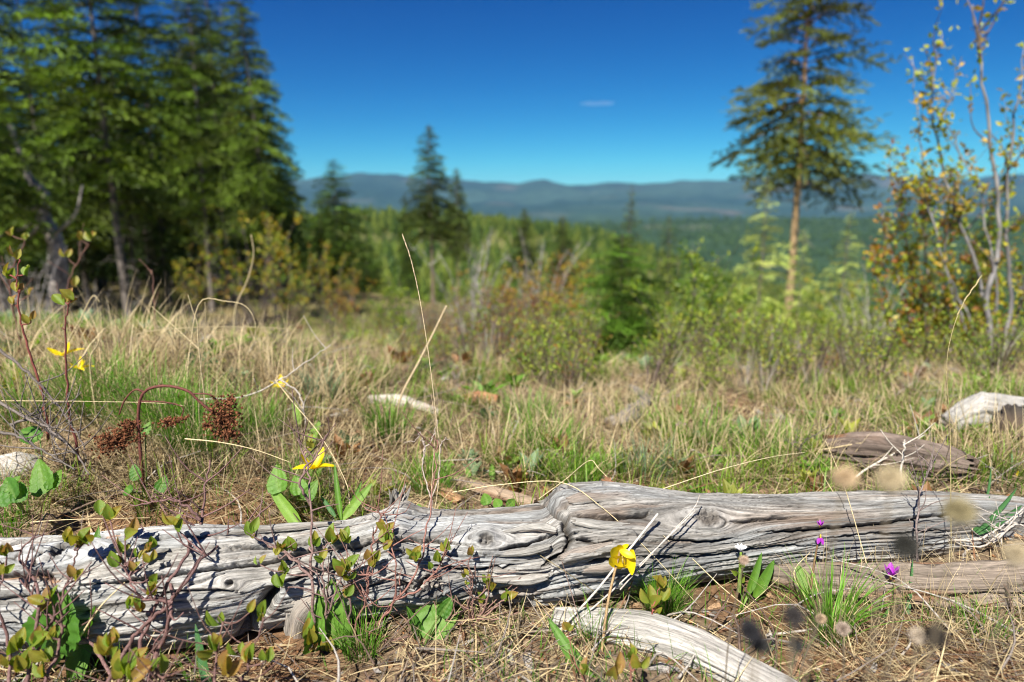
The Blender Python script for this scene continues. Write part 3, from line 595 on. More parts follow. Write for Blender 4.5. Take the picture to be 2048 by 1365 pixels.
def scatter(name, label, P_, S_, protos, kind='stuff', rot=None):
    col_ = bpy.data.collections.new(name+'_kinds')
    for m_ in protos: col_.objects.link(bpy.data.objects.new('far_tree', m_))
    me = bpy.data.meshes.new(name); me.vertices.add(len(P_)); me.vertices.foreach_set('co', P_.astype(np.float32).ravel())
    a = me.attributes.new('scl', 'FLOAT', 'POINT'); a.data.foreach_set('value', S_.astype(np.float32))
    a = me.attributes.new('rot', 'FLOAT_VECTOR', 'POINT'); a.data.foreach_set('vector', np.stack([np.zeros(len(P_)), np.zeros(len(P_)), rng.random(len(P_))*6.28], -1).astype(np.float32).ravel())
    o = link(name, me, kind=kind, label=label)
    ng = bpy.data.node_groups.new(name, 'GeometryNodeTree'); ng.interface.new_socket('Geometry', in_out='INPUT', socket_type='NodeSocketGeometry'); ng.interface.new_socket('Geometry', in_out='OUTPUT', socket_type='NodeSocketGeometry')
    gi = ng.nodes.new('NodeGroupInput'); go = ng.nodes.new('NodeGroupOutput'); ip = ng.nodes.new('GeometryNodeInstanceOnPoints'); ci = ng.nodes.new('GeometryNodeCollectionInfo')
    ci.inputs[0].default_value = col_; ci.inputs['Separate Children'].default_value = True; ci.inputs['Reset Children'].default_value = True
    def na_(nm, dt): x = ng.nodes.new('GeometryNodeInputNamedAttribute'); x.data_type = dt; x.inputs[0].default_value = nm; return x
    ng.links.new(gi.outputs[0], ip.inputs['Points']); ng.links.new(ci.outputs[0], ip.inputs['Instance']); ip.inputs['Pick Instance'].default_value = True
    ng.links.new(na_('scl', 'FLOAT').outputs[0], ip.inputs['Scale']); e2r = ng.nodes.new('FunctionNodeEulerToRotation'); ng.links.new(na_('rot', 'FLOAT_VECTOR').outputs[0], e2r.inputs[0]); ng.links.new(e2r.outputs[0], ip.inputs['Rotation'])
    ng.links.new(ip.outputs[0], go.inputs[0]); md = o.modifiers.new('scatter', 'NODES'); md.node_group = ng; return o
def region(n, r0, r1, az0, az1, dens=None, smin=5, smax=12, yexp=2):
    r = (rng.random(n)*(r1**yexp-r0**yexp)+r0**yexp)**(1/yexp); a = np.radians(rng.uniform(az0, az1, n)); x = r*np.sin(a); y = r*np.cos(a)
    if dens is not None: k_ = rng.random(n) < dens(x, y); x, y = x[k_], y[k_]
    z = height(x, y); return np.stack([x, y, z-.1], -1), rng.uniform(smin, smax, len(x))
lt = [lowtree(1, (.10, .16, .024)), lowtree(2, (.05, .095, .018)), lowtree(3, (.16, .21, .035))]
ltd = [lowtree(4, (.045, .09, .022), 12), lowtree(5, (.07, .125, .028), 12)]
P1, S1 = region(15000, 75, 620, -52, 45, lambda x, y: .35+.65*sst(-.25, .2, fbm(x*.015, y*.015, 3, 90)), 3.2, 7, 1.6)
k_ = ~((P1[:, 1] < 95) & (np.abs(P1[:, 0]/P1[:, 1]) < .2)); scatter('near_hill_forest', 'bright green conifer forest covering the near hill', P1[k_], S1[k_], lt)
P2, S2 = region(26000, 620, 3000, -48, 48, lambda x, y: .4+.6*sst(-.3, .2, fbm(x*.004, y*.004, 4, 82)), 9, 18, 1.5)
scatter('valley_forest', 'dark green forest on the valley side and middle ridge', P2, S2, ltd)
az_l = lambda x, y: ((x/np.maximum(y, 1) < -.35)).astype(float)
P3, S3 = region(300, 24, 75, -58, -14, az_l, .4, .85, 1.3)
scatter('background_woods', 'dense dark conifer wood behind the tall firs at left', P3, S3, [conifer_mesh(13, .12, 2.3, 51, 130, BL, (.04, .07, .012), 1.2, 0, .11, joined=True), conifer_mesh(15, .3, 2.2, 52, 120, BL, (.032, .052, .010), 1.2, .1, .12, joined=True)])
P3, S3 = region(90, 50, 85, -17, 3, None, .14, .36, 1.3)
scatter('young_wood', 'belt of young conifers beyond the grassy ledge', P3, S3, [conifer_mesh(12, .06, 2.3, 53, 110, BL, (.13, .19, .028), 1.1, 0, .11, joined=True), conifer_mesh(12, .15, 1.9, 54, 90, BL, (.17, .21, .035), 1.1, 0, .1, joined=True)])
# thin cloud wisp
def cloud():
    m, n, out = mat_base('cloud_vapour'); v = N_(n, 'ShaderNodeVolumePrincipled', Anisotropy=.0); v.inputs['Density'].default_value = .0022; v.inputs['Color'].default_value = (1, 1, 1, 1); n.links.new(v.outputs[0], out.inputs['Volume'])
    c = at(1196, 208, 7000); c = c+np.array([0, 0, 0]); gg = G(); a, b = np.meshgrid(np.linspace(0, 2*math.pi, 25)[:-1], np.linspace(0.02, math.pi-.02, 13), indexing='ij')
    for dx, dz, sx_, sz_ in [(-60, 2, 130, 16), (60, 8, 110, 14), (0, -6, 160, 10)]:
        V = np.stack([c[0]+dx+sx_*np.sin(b)*np.cos(a), c[1]+60*np.sin(b)*np.sin(a), c[2]+dz+sz_*np.cos(b)*(1+.3*np.cos(3*a))], -1); n0, n1 = a.shape
        i = np.arange(n0)[:, None]; j = np.arange(n1-1)[None]; i2 = (i+1) % n0
        gg.add(V, np.stack([i*n1+j, i*n1+j+1, i2*n1+j+1, i2*n1+j], -1).reshape(-1, 4), (1, 1, 1))
    link('cloud', gg.mesh('cloud', m), kind='structure', label='single thin white wisp of cloud above the mountains')
cloud()
# ------------------------------------------------------------------ leafy shrubs
def leafcard():
    V = np.array([[0, 0, 0], [.45, .28, .06], [1, 0, -.04], [.45, -.28, .06]]); return V, np.array([[0, 1, 2, 3]]), np.ones((4, 3))
LC = leafcard()
def shrub_mesh(Ht, spread, nst, nleaf, leaf, cols, stemc, seed, up=.75, low=.2, stem_r=.012, clump=3):
    r_ = np.random.default_rng(seed); gs = G(); gl = G(); tips = []
    for q in range(nst):
        a = r_.random()*6.283; o = np.array([math.cos(a), math.sin(a), 0])*spread*.15*r_.random(); h = Ht*r_.uniform(.55, 1.0); s_ = spread*r_.uniform(.2, 1)
        pts = [o]; 
        for f in (.35, .7, 1.0): pts.append(o+np.array([math.cos(a)*s_*f**1.2, math.sin(a)*s_*f**1.2, h*f])+r_.normal(0, .05*Ht*.5, 3)*f)
        P_ = smoothpath(pts, 12); tube(gs, P_, [stem_r, stem_r*.2], 4, np.array(stemc)*r_.uniform(.7, 1.3), False); tips.append(P_)
        for b_ in range(r_.integers(4, 8)):
            k_ = r_.integers(3, 11); d = np.array([r_.normal(), r_.normal(), r_.uniform(.4, 1.6)]); d /= np.linalg.norm(d); l = Ht*r_.uniform(.12, .32)*(1.1-k_/14)
            Q = smoothpath([P_[k_], P_[k_]+d*l*.5+r_.normal(0, .02, 3), P_[k_]+d*l+[0, 0, l*.15]], 6); tube(gs, Q, [stem_r*.4, stem_r*.1], 3, np.array(stemc)*r_.uniform(.7, 1.3), False); tips.append(Q)
    L_ = np.array([len(t) for t in tips]); n = nleaf//clump; w_ = r_.integers(0, len(tips), n); P_ = []
    for k_ in w_:
        t = tips[k_]; f = r_.uniform(low, 1)**.7*(len(t)-1); i0 = min(int(f), len(t)-2); P_.append(t[i0]+(t[i0+1]-t[i0])*(f-i0))
    P_ = np.repeat(np.array(P_), clump, 0); P_ = P_+r_.normal(0, leaf*.5, P_.shape); n = len(P_); c = np.array(cols)[np.repeat(r_.integers(0, len(cols), n//clump), clump)]*r_.uniform(.7, 1.3, n)[:, None]
    gl.stamp(LC, rotm(r_.random(n)*6.28, r_.normal(.4, .5, n), r_.normal(0, .8, n), leaf*r_.uniform(.6, 1.3, n)), P_, c)
    return gs.mesh('stems', M_bark), gl.mesh('foliage', M_leaf, False)
def shrub(ms, label, px, r, s=1.0, rz=0, group=None, name='leafy_shrub', cat='shrub', sz=None, P_=None):
    p = gpos(px, r) if P_ is None else P_; t = thing(name, label, cat, (p[0], p[1], p[2]-.03), group, rz); t.scale = (s, s, sz or s)
    link('stems', ms[0], t)
    if ms[1]: link('foliage', ms[1], t)
    return t
YG = [(.24, .32, .03), (.32, .38, .04), (.15, .24, .03)]; YO = [(.45, .36, .03), (.48, .28, .04), (.30, .32, .03)]; OR = [(.30, .13, .03), (.26, .17, .03), (.20, .07, .03)]
yel = shrub_mesh(2.2, 1.0, 14, 1500, .055, YO+YG, (.12, .10, .09), 1, stem_r=.014)
grn = shrub_mesh(1.6, .9, 18, 2000, .05, YG+[(.10, .2, .02)], (.15, .13, .11), 2, stem_r=.010)
org = shrub_mesh(1.3, .8, 16, 1000, .045, OR+YO, (.16, .09, .07), 3, stem_r=.008)
bare = shrub_mesh(2.0, 1.1, 14, 3, .01, [(.2, .2, .18)], (.33, .31, .30), 4, stem_r=.014)
def thin_shrub(): pass
for a_ in [(yel, 'yellow green shrub in front of the dark forest at its right edge', 515, 13, 1.15, 0), (yel, 'small bright yellow shrub against the dark wood between the trunks', 395, 17, .8, 2),
           (yel, 'yellow shrub at the foot of the curved fir', 590, 11, .75, 1), (org, 'orange brown shrub right below the leaning bare trunk fir', 1090, 10, 1.0, 1), (org, 'orange shrub left of the young fir', 1140, 7.5, .8, 3),
           (org, 'rust coloured low shrub on the centre slope', 985, 12, .9, 5), (grn, 'dense bright green shrub in front of the young fir, its right side', 1385, 4.9, .62, 0), (grn, 'green leafy shrub touching the left side of the young fir', 1140, 4.8, .32, 2),
           (grn, 'green shrub right of the dense bright one', 1430, 7.5, .6, 4), (grn, 'yellow green shrub below the large right fir', 1650, 8, .6, 1), (grn, 'pale green shrub left of the large fir trunk', 1540, 9, .6, 3),
           (yel, 'yellow shrub mass left of the tall right shrub', 1700, 9.5, .7, 3), (bare, 'bare grey arching shrub at the centre below the tallest fir', 945, 9.0, .75, 0), (bare, 'bare grey twiggy shrub left of the tall right shrub', 1740, 5.2, .42, 2),
           (bare, 'arched bare branches behind the orange shrubs', 1075, 13, 1.0, 3), (org, 'reddish thin shrub left of centre on the slope', 700, 11, .7, 2), (bare, 'bare grey shrub at the foot of the leaning trunk', 60, 7.5, .6, 4),
           (bare, 'bare shrub between the two tall trunks', 215, 9, .45, 5), (grn, 'low green shrub in the meadow left of the centre', 790, 7, .45, 3), (yel, 'low yellow green shrub on the slope beneath the pointed fir', 660, 14, .7, 4)]:
    shrub(a_[0], a_[1], a_[2], a_[3], a_[4], a_[5], 'shrubs on the open slope')
# tall shrub at the right, stem by stem
def leaves_along(gl, P_, r_, n, leaf, cols, f0=.1, f1=1, sp=.02, clump=3, mat=None):
    f = r_.uniform(f0, f1, max(1, n//clump)); i = f*(len(P_)-1); i0 = np.minimum(i.astype(int), len(P_)-2); P2 = P_[i0]+(P_[i0+1]-P_[i0])*(i-i0)[:, None]
    P2 = np.repeat(P2, clump, 0)+r_.normal(0, sp, (len(P2)*clump, 3)); n = len(P2); c = np.array(cols)[np.repeat(r_.integers(0, len(cols), n//clump), clump)]*r_.uniform(.75, 1.3, n)[:, None]
    gl.stamp(LC, rotm(r_.random(n)*6.28, r_.normal(.5, .5, n), r_.normal(0, .8, n), leaf*r_.uniform(.6, 1.3, n)), P2, c)
def stem_shrub(name, label, basepx, Yb, stems, leafcols, leaf, lpm, seed, side=5, stemc=(.21, .20, .20), r0=.014, group=None, f0=.1, cat='shrub'):
    r_ = np.random.default_rng(seed); b = gpos(basepx, Yb); t = thing(name, label, cat, b, group); gs = G(); gl = G()
    for pts, rad, ly in stems:
        W_ = [at(x, y, Yb+dy) for x, y, dy in pts]; W_[0][2] = H(W_[0][0], W_[0][1])-.02 if pts[0][1] > 700 else W_[0][2]
        P_ = rel(smoothpath(W_, 24), t); P_[1:-1] += r_.normal(0, .006, P_[1:-1].shape)
        rad *= .82; gs2 = G(); tube(gs2, P_, [rad, rad*.2], 6, np.array(stemc)*r_.uniform(.8, 1.2)); 
        for q in range(side):
            k_ = r_.integers(6, 22); d = np.array([r_.normal(0, .5), r_.normal(0, .5), 1.0]); d /= np.linalg.norm(d); l = r_.uniform(.15, .5)
            Q = smoothpath([P_[k_], P_[k_]+d*l*.5+r_.normal(0, .02, 3), P_[k_]+d*l], 8); tube(gs2, Q, [rad*.35, rad*.08], 4, np.array(stemc)*.8*np.array([1.1, .9, .9])); 
            if ly: leaves_along(gl, Q, r_, int(lpm*l*ly), leaf, leafcols, .05, 1, leaf*.5)
        link('stem', gs2.mesh('stem', M_bark), t)
        if ly: leaves_along(gl, P_, r_, int(lpm*ly*1.4), leaf, leafcols, f0, 1, leaf*.7)
    if gl.n: link('foliage', gl.mesh('foliage', M_leaf, False), t)
    return t
LCO = [(.42, .38, .03), (.34, .38, .04), (.45, .30, .04), (.34, .24, .05), (.30, .36, .03), (.22, .30, .03)]
stem_shrub('tall_shrub', 'tall grey stemmed shrub at right edge with sparse yellow and orange young leaves', 1985, 3.6,
    [([(1990, 790, 0), (1975, 620, 0), (1998, 480, 0), (1990, 330, 0), (1965, 150, 0), (1945, 10, 0)], .021, .5), ([(1985, 780, 0), (1960, 560, .1), (1905, 400, .1), (1880, 300, .1), (1862, 200, 0), (1885, 70, 0)], .014, 1),
     ([(2000, 790, -.1), (2020, 600, 0), (2012, 420, 0), (2030, 250, 0), (2050, 90, 0)], .017, 1), ([(1985, 790, .1), (1920, 600, .1), (1870, 480, .1), (1840, 300, .1), (1822, 110, .1)], .010, 1.1), ([(1995, 790, .1), (1990, 560, 0), (1955, 380, .0), (1900, 260, 0), (1890, 180, 0)], .009, 1.2),
     ([(2000, 790, .1), (2050, 560, .1), (2070, 380, 0), (2045, 180, 0)], .012, 1.2), ([(1980, 790, .1), (1930, 650, .2), (1890, 520, .2), (1920, 380, .1)], .012, 1.2), ([(2010, 800, -.1), (2060, 700, 0), (2080, 560, 0)], .012, 1.2)], LCO, .036, 70, 5, 6)
stem_shrub('tall_shrub', 'orange leaved upright shrub left of the tall grey stemmed shrub', 1850, 4.0,
    [([(1870, 770, 0), (1830, 660, 0), (1790, 540, 0), (1765, 430, 0)], .011, 2.2), ([(1875, 770, 0), (1850, 640, 0), (1810, 480, 0), (1805, 360, 0)], .010, 2.2), ([(1880, 770, .1), (1860, 600, 0), (1850, 460, .1), (1855, 350, .1)], .010, 2.0),
     ([(1900, 775, 0), (1900, 620, .1), (1890, 500, .1), (1900, 380, 0)], .011, 2.0), ([(1860, 770, .1), (1800, 690, 0), (1760, 580, 0), (1745, 500, 0)], .009, 2.0), ([(1910, 775, .2), (1940, 620, .2), (1950, 500, .2)], .010, 2.4), ([(1880, 775, .2), (1870, 700, .2), (1880, 600, .2)], .010, 2.6), ([(1950, 790, .2), (1975, 690, .2), (1990, 580, .2)], .010, 2.6)],
    [(.42, .34, .03), (.42, .22, .04), (.32, .36, .04), (.34, .14, .05), (.24, .32, .03), (.34, .38, .04)], .034, 85, 6, 6, (.24, .20, .19), .01)
# ------------------------------------------------------------------ undergrowth and meadow grass
def ubush(seed, cols, ns_=9, nl=60, leaf=.05, sc_=(.17, .13, .11)):
    r_ = np.random.default_rng(seed); gg = G(); tips = []
    for q in range(ns_):
        a = r_.random()*6.28; s_ = r_.uniform(.1, .5); h = r_.uniform(.5, 1); P_ = smoothpath([np.zeros(3)+r_.normal(0, .05, 3)*[1, 1, 0], [math.cos(a)*s_*.5, math.sin(a)*s_*.5, h*.6], [math.cos(a)*s_, math.sin(a)*s_, h]], 5); tube(gg, P_, [.012, .004], 3, np.array(sc_)*r_.uniform(.6, 1.4), False); tips.append(P_)
    Pt = np.array([t[r_.integers(1, 5)] for t in [tips[r_.integers(0, ns_)] for _ in range(nl)]])+r_.normal(0, .05, (nl, 3)); c = np.array(cols)[r_.integers(0, len(cols), nl)]*r_.uniform(.7, 1.3, nl)[:, None]
    gg.stamp(LC, rotm(r_.random(nl)*6.28, r_.normal(.4, .5, nl), r_.normal(0, .8, nl), leaf*r_.uniform(.7, 1.5, nl)), Pt, c)
    return np.concatenate(gg.V), np.concatenate([f for f in gg.F]), np.concatenate(gg.C)
UB = [ubush(1, YG, nl=190, leaf=.06), ubush(2, YG+[(.14, .24, .03)], nl=200, leaf=.05), ubush(3, OR+[(.3, .2, .08)], nl=120), ubush(4, [(.22, .17, .10), (.16, .13, .06)], 12, 30), ubush(5, [(.34, .33, .04)]+YG, nl=170, leaf=.05), ubush(6, [(.3, .27, .22)], 14, 4, .03, (.32, .29, .26))]
def tomesh(T, name, mat):
    g = G(); g.add(T[0], T[1], T[2]); return g.mesh(name, mat, False)
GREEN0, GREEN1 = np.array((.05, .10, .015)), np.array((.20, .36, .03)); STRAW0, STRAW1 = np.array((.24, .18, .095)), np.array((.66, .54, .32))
UBM = [tomesh(u, 'low_bush', M_leaf) for u in UB]
def roots(n, r0, r1, p0=-150, p1=2200, e=.7):
    r = (rng.uniform(0, 1, n)*(r1**e-r0**e)+r0**e)**(1/e); px = rng.uniform(p0, p1, n); x = (px-CX)/F*r*1.03; y = r; return x, y, r, px
def notlog(x, y):
    yy = np.interp(x, xc, yc_); RR_ = np.interp(x, xc, R_); return (np.abs(y-yy) > RR_*.9)
for nm, lb, ks, n, wfun in [('green_undergrowth', 'low yellow green leafy undergrowth on the slope', [0, 1, 4], 2600, lambda px, x, y: .28+.65*(px > 1050)+.4*fbm(x*.6, y*.6, 3, 66)-.3*(px < 500)),
                       ('orange_undergrowth', 'rust and orange tinted low twiggy undergrowth', [2], 900, lambda px, x, y: .18+.8*((px > 820)&(px < 1260))+.5*fbm(x*.5, y*.5, 3, 65)),
                       ('twiggy_undergrowth', 'pale leafless twiggy undergrowth and dry stems', [3, 5], 1600, lambda px, x, y: .5+.5*fbm(x*.7, y*.7, 3, 64))]:
    x, y, r, px = roots(int(n*1.5), 2.3, 55, -800, 2900, .35); k_ = (rng.random(len(x)) < wfun(px, x, y))&~((px < 900)&(px > 100)&(r > 24))&~((px < 520)&(r < 3.4))&~((np.abs(px-1240) < 60)&(r < 5.2)); x, y, r, px = x[k_], y[k_], r[k_], px[k_]
    S_ = np.minimum(.03+.070*r**.9, .62)*rng.uniform(.55, 1.4, len(x))*np.where(px < 920, .6, 1.0); scatter(nm, lb, np.stack([x, y, height(x, y)-.02], -1), S_, [UBM[q] for q in ks])
# grass tufts, by instances of a few kinds of tuft
def tuftmesh(seed, n, L, green, wd, lean, cur, rad=.05, ns=5):
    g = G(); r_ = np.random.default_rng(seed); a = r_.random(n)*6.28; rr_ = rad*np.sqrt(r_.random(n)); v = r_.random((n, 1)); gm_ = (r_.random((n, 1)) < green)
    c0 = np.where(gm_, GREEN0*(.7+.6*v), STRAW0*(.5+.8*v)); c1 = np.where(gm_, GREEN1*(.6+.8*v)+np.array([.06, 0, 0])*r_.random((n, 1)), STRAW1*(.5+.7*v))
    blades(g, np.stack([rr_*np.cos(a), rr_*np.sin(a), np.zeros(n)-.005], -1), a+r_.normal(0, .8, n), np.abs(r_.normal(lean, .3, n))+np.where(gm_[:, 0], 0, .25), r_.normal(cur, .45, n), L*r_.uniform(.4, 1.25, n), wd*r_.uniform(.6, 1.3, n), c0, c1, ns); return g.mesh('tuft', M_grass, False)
gdm = lambda x, y: fbm(x*1.1, y*1.1, 3, 67)
x, y, r, px = roots(8200, 1.12, 34, -800, 2900, .3); k_ = notlog(x, y)&(rng.random(len(x)) < .8); x, y, r, px = x[k_], y[k_], r[k_], px[k_]; isg = gdm(x, y)+.08*(px > 700)+rng.normal(0, .15, len(x)) > .07
P_ = np.stack([x, y, height(x, y)], -1); S_ = (.52+.11*r**.75)*rng.uniform(.5, 1.35, len(x))
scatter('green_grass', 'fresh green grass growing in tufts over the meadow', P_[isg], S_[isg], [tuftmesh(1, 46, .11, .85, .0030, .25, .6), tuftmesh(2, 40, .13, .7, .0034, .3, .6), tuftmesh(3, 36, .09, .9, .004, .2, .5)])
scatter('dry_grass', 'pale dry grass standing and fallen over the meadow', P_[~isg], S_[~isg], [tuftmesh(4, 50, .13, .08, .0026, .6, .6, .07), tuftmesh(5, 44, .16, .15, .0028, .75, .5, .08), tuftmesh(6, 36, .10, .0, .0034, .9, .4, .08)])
# litter: dry blades and twigs lying on the soil
g = G(); x, y, r, px = roots(36000, .62, 4.5, -600, 2750, .2); m = notlog(x, y)&(rng.random(len(x)) < .35+.65*sst(-.25, .15, fbm(x*5, y*5, 3, 68)))&(rng.random(len(x)) > .75*np.exp(-((x-.37)/.13)**2-((y-.9)/.07)**2))&(rng.random(len(x)) > .6*sst(.1, .4, fbm(x*3.1, y*3.1, 3, 168))); x, y, r = x[m], y[m], r[m]; n = len(x); z = height(x, y)+rng.uniform(.001, .016, n)
v = rng.random((n, 1)); cs = np.where(rng.random((n, 1)) < .62, STRAW1*(.45+.75*v), np.where(rng.random((n, 1)) < .5, np.array((.20, .17, .15))*(.5+v), np.array((.17, .09, .05))*(.6+v)))
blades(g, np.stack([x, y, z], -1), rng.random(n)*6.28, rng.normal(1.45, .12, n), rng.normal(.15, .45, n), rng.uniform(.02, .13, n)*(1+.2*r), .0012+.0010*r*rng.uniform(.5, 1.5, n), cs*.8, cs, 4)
link('dry_litter', g.mesh('dry_litter', M_grass, False), kind='stuff', label='dry grass litter and fine dead twigs on the soil')
# dead twigs
g = G()
for q in range(420):
    x, y, r, px = roots(1, .64, 3.2, e=.3)
    if not notlog(x, y)[0]: continue
    p = np.array([x[0], y[0], H(x[0], y[0])+.006]); a = random.random()*6.28; l = random.uniform(.05, .22); c = np.array(random.choice([(.2, .17, .15), (.13, .09, .07), (.35, .32, .29)]))
    P_ = smoothpath([p, p+[math.cos(a)*l*.4, math.sin(a)*l*.4, random.uniform(.005, .04)], p+[math.cos(a+.3)*l, math.sin(a+.3)*l, random.uniform(-.004, .05)]], 7); tube(g, P_, [random.uniform(.0012, .0028), .0006], 4, c, False)
link('dead_twigs', g.mesh('dead_twigs', M_twig), kind='stuff', label='small dead twigs strewn over the soil')
# soil crumbs and bark chips
r_ = np.random.default_rng(3); ico = np.array([[1, 0, 0], [-1, 0, 0], [0, 1, 0], [0, -1, 0], [0, 0, .7], [0, 0, -.7]], float); icf = np.array([[0, 2, 4], [2, 1, 4], [1, 3, 4], [3, 0, 4], [2, 0, 5], [1, 2, 5], [3, 1, 5], [0, 3, 5]])
g = G(); x, y, r, px = roots(9000, .6, 2.6, e=.2); m = notlog(x, y); x, y, r = x[m], y[m], r[m]; n = len(x); M_ = rotm(rng.random(n)*6.28, rng.normal(0, .4, n), rng.normal(0, .4, n), rng.uniform(.0015, .007, n)*rng.uniform(.5, 1, n)); M_ = M_*np.array([1, .8, .5])[None, None]
cc = np.array([(.13, .08, .05), (.17, .12, .08), (.22, .11, .05), (.24, .21, .18)])[rng.integers(0, 4, n)]*rng.uniform(.6, 1.3, (n, 1)); g.stamp((ico, icf, np.ones((6, 3))), M_, np.stack([x, y, height(x, y)+.001], -1), cc)
link('soil_crumbs', g.mesh('soil_crumbs', M_bark, False), kind='stuff', label='crumbs of soil, bark chips and grit')

# bark chips, wood fragments and low leafy forbs scattered behind the log
def chip(seed):
    r_ = np.random.default_rng(seed); n = 7; a = np.sort(r_.random(n)*6.28); rr_ = r_.uniform(.5, 1, n); top = np.stack([rr_*np.cos(a), .35*rr_*np.sin(a), np.full(n, .10)+r_.normal(0, .03, n)], -1); bot = top-[0, 0, .16]
    V = np.vstack([top, bot, [[0, 0, .13]]]); g = G(); c = np.array([(.30, .28, .26), (.26, .15, .09), (.16, .12, .09), (.34, .22, .13)][seed % 4]); C = np.vstack([np.tile(c, (n, 1))*r_.uniform(.7, 1.2, (n, 1)), np.tile(c*.7, (n, 1)), [c]])
    g.add(V, [[i, i+n, (i+1) % n+n, (i+1) % n] for i in range(n)], C); g.F.append(np.array([[2*n, i, (i+1) % n] for i in range(n)])); return g.mesh('chip', M_bark, False)
x, y, r, px = roots(2400, .64, 7, -800, 2900, .3); k_ = notlog(x, y)&(rng.random(len(x)) < .35+.6*sst(-.1, .3, fbm(x*2.2, y*2.2, 3, 140))); x, y, r = x[k_], y[k_], r[k_]
scatter('wood_debris', 'grey and reddish bark chips and wood fragments on the ground', np.stack([x, y, height(x, y)+.004], -1), (.008+.010*r**.8)*rng.uniform(.4, 1.8, len(x)), [chip(q) for q in range(8)])
def forb(seed, col):
    r_ = np.random.default_rng(seed); g = G(); n = 14; a = r_.random(n)*6.28; el = r_.uniform(.25, 1.2, n); L_ = r_.uniform(.5, 1, n); V = np.array([[0, 0, 0], [.3, .16, .05], [.7, .17, .02], [1, 0, -.1], [.7, -.17, .02], [.3, -.16, .05], [.35, 0, -.02], [.7, 0, -.05]])
    Fq = np.array([[0, 6, 2, 1], [6, 7, 3, 2], [0, 5, 4, 6], [6, 4, 3, 7]]); g.stamp((V, Fq, np.ones((8, 3))), rotm(a, el, r_.normal(0, .3, n), L_), np.zeros((n, 3)), np.array(col)*r_.uniform(.6, 1.35, (n, 1))); return g.mesh('forb', M_leaf, False)
x, y, r, px = roots(1450, 1.12, 8, -800, 2900, .3); k_ = notlog(x, y)&(fbm(x*1.7, y*1.7, 3, 141)+rng.normal(0, .2, len(x)) > .08); x, y, r = x[k_], y[k_], r[k_]
scatter('low_forbs', 'low leafy green herbs scattered through the meadow', np.stack([x, y, height(x, y)], -1), (.035+.016*r)*rng.uniform(.5, 1.4, len(x)), [forb(1, (.12, .25, .03)), forb(2, (.20, .32, .05)), forb(3, (.16, .24, .12)), forb(4, (.28, .30, .05)), forb(5, (.30, .16, .07))])
# ------------------------------------------------------------------ foreground plants
def leafmesh(name, mat, L=1.0, W=.6, fold=.25, curl=.2, nl=7, nw=5, c0=(.2, .25, .03), c1=(.35, .12, .04), prof=None, crump=0, tooth=0, mix=1.5, seed=0, rib=None):
    V = []; C = []; r_ = np.random.default_rng(seed)
    for i in range(nl):
        t = i/(nl-1); w_ = (prof(t) if prof else math.sin(math.pi*min(1, t*.94+.03))**.8)*W*.5
        if tooth and i % 2: w_ *= 1-tooth
        for j in range(nw):
            s = (j/(nw-1)-.5)*2; y = s*w_
            z = abs(s)*w_*fold*2*(1-.3*t)-curl*t*t*L+(crump*math.sin(s*7+t*19+seed)*math.cos(t*13-s*5)*w_*2 if crump else 0)
            V.append([t*L, y, z]); c = np.array(c0)+(np.array(c1)-np.array(c0))*min(1, (t**mix)*(.4+.6*abs(s)))
            if rib is not None and abs(s) < .2: c = c*.6+np.array(rib)*.4
            C.append(c*r_.uniform(.88, 1.12))
    Fq = [[i*nw+j, i*nw+j+1, (i+1)*nw+j+1, (i+1)*nw+j] for i in range(nl-1) for j in range(nw-1)]
    g = G(); g.add(V, Fq, np.array(C)); return g.mesh(name, mat)
def orient(d, nrm, s, pos, sy=1.0):
    d = np.array(d, float); d /= np.linalg.norm(d); n = np.array(nrm, float); n = n-d*np.dot(n, d)
    if np.linalg.norm(n) < 1e-3: n = np.array([0, .1, 1.])-d*d[2]
    n /= np.linalg.norm(n); y = np.cross(n, d); M = Matrix.Identity(4)
    for q in range(3): M[q][0] = d[q]*s; M[q][1] = y[q]*s*sy; M[q][2] = n[q]*s; M[q][3] = pos[q]
    return M
r5 = np.random.default_rng(55)
def atf(px_, py_, Y_):                  # as at(), but a plant meant to stand before the log keeps clear of its bulge
    q = float(np.clip(px_, -440, 2340)); x0, y0, z0, R0, m0, c0_, h0_ = [float(np.interp(q, pxs, v)) for v in (xc, yc_, zc, R_, mm, pc, hh)]
    if Y_ < y0 and c0_-h0_-330 < py_:
        if py_ > c0_: lim = y0-R0-.014
        else:
            f = math.asin(min(.99, (c0_-max(py_, c0_-h0_*.98))/h0_)); lim = y0-(R0+.006)*math.cos(f)*math.cos(m0)+(R0+.006)*math.sin(f)*math.sin(m0)-.014
            lim = min(lim, y0-R0*.45)
        Y_ = min(Y_, lim)
    return at(px_, py_, Y_)
SL = [leafmesh('small_leaf', M_leaf, 1, .62, .45, .15, 7, 5, a, b, seed=q) for q, (a, b) in enumerate([((.20, .26, .03), (.30, .22, .04)), ((.26, .28, .03), (.34, .16, .05)), ((.30, .30, .04), (.26, .20, .04)), ((.17, .27, .03), (.22, .24, .03)), ((.30, .22, .05), (.32, .14, .06)), ((.14, .24, .03), (.20, .26, .03))])]
def cluster(t, p, n=4, s=.02, updir=(0, 0, 1), spread=.75, kinds=None):
    for q in range(n):
        d = np.array(updir, float)+r5.normal(0, spread*.62, 3)*[1, .8, .5]; d /= np.linalg.norm(d); nr_ = np.array([r5.normal(0, .8), -1.0, r5.normal(0.6, .6)])
        link('leaf', SL[kinds[q % len(kinds)] if kinds else r5.integers(0, len(SL))], t, orient(d, nr_, s*r5.uniform(.45, .92), rel(p, t)+r5.normal(0, s*.08, 3)))
